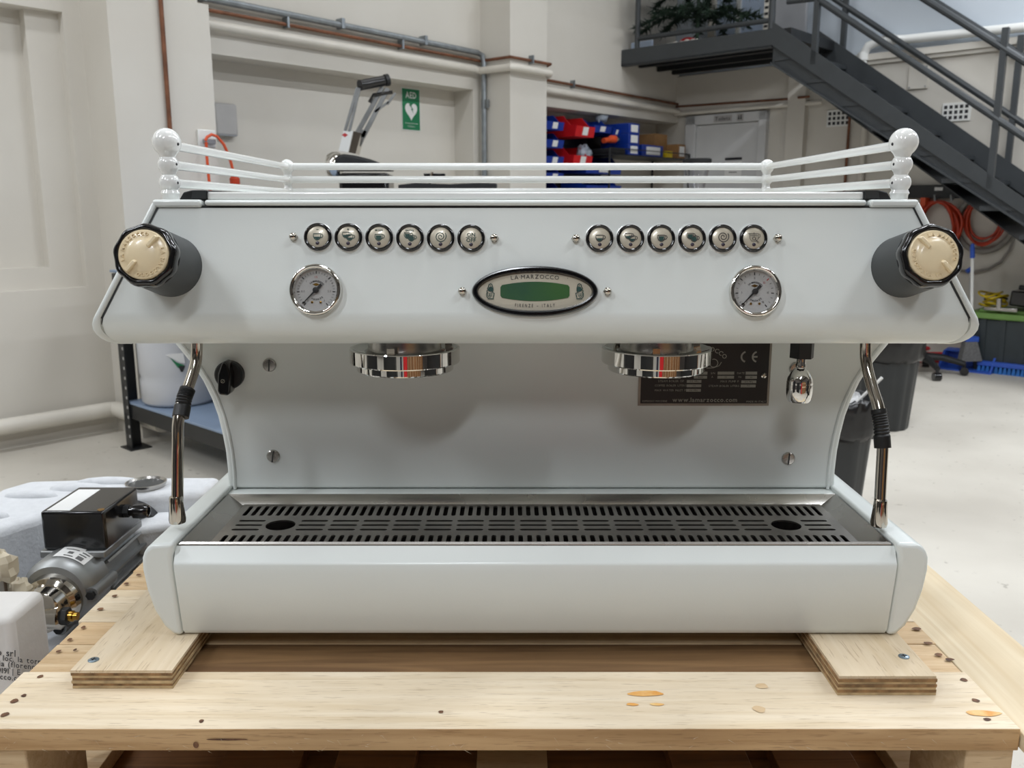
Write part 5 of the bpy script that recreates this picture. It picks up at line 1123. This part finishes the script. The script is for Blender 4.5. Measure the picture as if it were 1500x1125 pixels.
# wall rail with hoses
WR = thing('wall_rail', RW(S_FAR - .04, 2.7, 1.28), 'black rail on the wall carrying the orange cable coils', 'rail')
MB(MROOM).box(S_FAR - .06, S_FAR, 2.15, 3.3, 1.275, 1.38).build('rail_board', RACKB, WR, bevel=.004); MB(MROOM).box(S_FAR - .062, S_FAR - .06, 2.47, 2.53, 1.335, 1.36).build('rail_label', PAPER, WR)
for t in (2.50, 2.62, 2.85): MB().tube(rt([(S_FAR - .01, t, 1.29), (S_FAR - .13, t, 1.26), (S_FAR - .15, t, 1.30)]), .008, 6).build('hook', GALV, WR)
def coil(c, ra, rb_, n, mt, name, label, r=.011, jit=.03, seed=1):
    rd = random.Random(seed); o = thing(name, RW(c[0], c[1], c[2] - rb_), label, 'cable coil')
    for k in range(n):
        ja, jb, ct, cz = ra * (1 + rd.uniform(-jit, jit) * 4), rb_ * (1 + rd.uniform(-jit, jit) * 4), rd.uniform(-.02, .02), 0
        ph = rd.uniform(0, 6); s_ = c[0] - .015 * (k % 5) + rd.uniform(-.008, .008)
        pts = [(s_ + .006 * math.sin(3 * t + ph), c[1] + ct + ja * math.sin(t) * (1 + .05 * math.sin(2 * t + ph)), c[2] + rb_ - jb + jb * math.cos(t)) for t in [2 * math.pi * i / 28 for i in range(28)]]
        MB(MROOM).tube(pts, r, 7, True).build('cable_loop', mt if k % 3 else ORANGED, o)
    return o
oc1 = coil((S_FAR - .05, 2.505, 1.035), .165, .215, 16, ORANGED, 'orange_cable_coil', 'thick coil of orange cable hanging on the black wall rail', jit=.05)
MB(MROOM).box(S_FAR - .16, S_FAR - .03, 2.40, 2.44, 1.22, 1.28).build('cable_tie', ORANGE, oc1)
coil((S_FAR - .04, 2.84, 1.10), .13, .17, 4, ORANGED, 'orange_cable_coil', 'loose coil of orange cable under the stair beam, right of the thick coil', r=.01, jit=.03, seed=3)
o = MB(MROOM).tube([(S_FAR - .03 + .004 * math.sin(t), 2.85 + .20 * math.sin(t), 1.09 + .22 * math.cos(t)) for t in [2 * math.pi * i / 36 for i in range(36)]], .022, 10, True).build('hose_coil', GREYH); tag(o, 'thick grey hose ring around the loose orange coil', 'hose')
o = MB().tube([RW(*onB(x, y, S_FAR - .03)) for x, y in ((1484, 335), (1485, 350), (1479, 366), (1466, 384), (1448, 394), (1425, 399), (1405, 396))], .011, 8).build('grey_cable', GREYH); tag(o, 'thin grey cable curving down the wall behind the broom', 'cable')
o = thing('red_hose', atZ(1395, 511, .02), 'red coiled hose on the floor behind the office chair', 'hose')
cc = Vector((3.35, 7.0, .03))
for k in range(3): MB().tube([cc + Vector(((.30 - .03 * k) * math.cos(t), (.2 - .02 * k) * math.sin(t), .02 * k)) for t in [2 * math.pi * i / 28 for i in range(28)]], .02, 8, True).build('hose_loop', REDB, o)

# ------------------------------------------------------------------ workshop behind the viewer, seen in the chrome
def behind(name, x0, x1, y0, y1, z0, z1, mt, label, cat, fronts=0, fm=None):
    o = thing(name, ((x0 + x1) / 2, (y0 + y1) / 2, z0), label, cat)
    MB().box(x0, x1, y0, y1, z0, z1).build('carcass', mt, o, bevel=.01)
    for k in range(fronts):
        w = (x1 - x0) / fronts; MB().box(x0 + k * w + .02, x0 + (k + 1) * w - .02, y1, y1 + .02, z0 + .06, z1 - .08).build('door', fm or mt, o, bevel=.005)
    return o
behind('workbench', .5, 2.6, -2.6, -2.0, 0, .9, PLYW, 'pale workbench with dark drawers behind the viewer', 'workbench', 6, CRATE)
behind('tool_cabinet', .05, .45, -2.6, -2.05, 0, 1.05, REDB, 'red tool cabinet behind the viewer', 'cabinet', 1, REDB)
behind('parts_shelf', .5, 2.6, -2.9, -2.65, .0, 1.7, RACKB, 'tall black parts shelf behind the pale workbench', 'shelf', 4, CARD)
behind('machine_crate', -2.6, -.9, -3.0, -2.2, 0, 1.2, RACKB, 'dark machine crate behind the viewer', 'crate', 3, BLKM)
behind('dark_cabinet', -3.9, -2.9, -1.2, .2, 0, 1.7, RACKB, 'dark tall cabinet to the left behind the viewer', 'cabinet', 2, BLKM)
behind('navy_cabinet', -.32, -.12, -2.4, -2.2, 0, 1.5, BLUEB, 'navy blue locker behind the viewer', 'locker', 1, BLKM)
behind('steel_locker', 3.2, 3.9, -1.6, .6, 0, 1.8, RACKB, 'black steel locker to the right behind the viewer', 'locker', 2, CRATE)
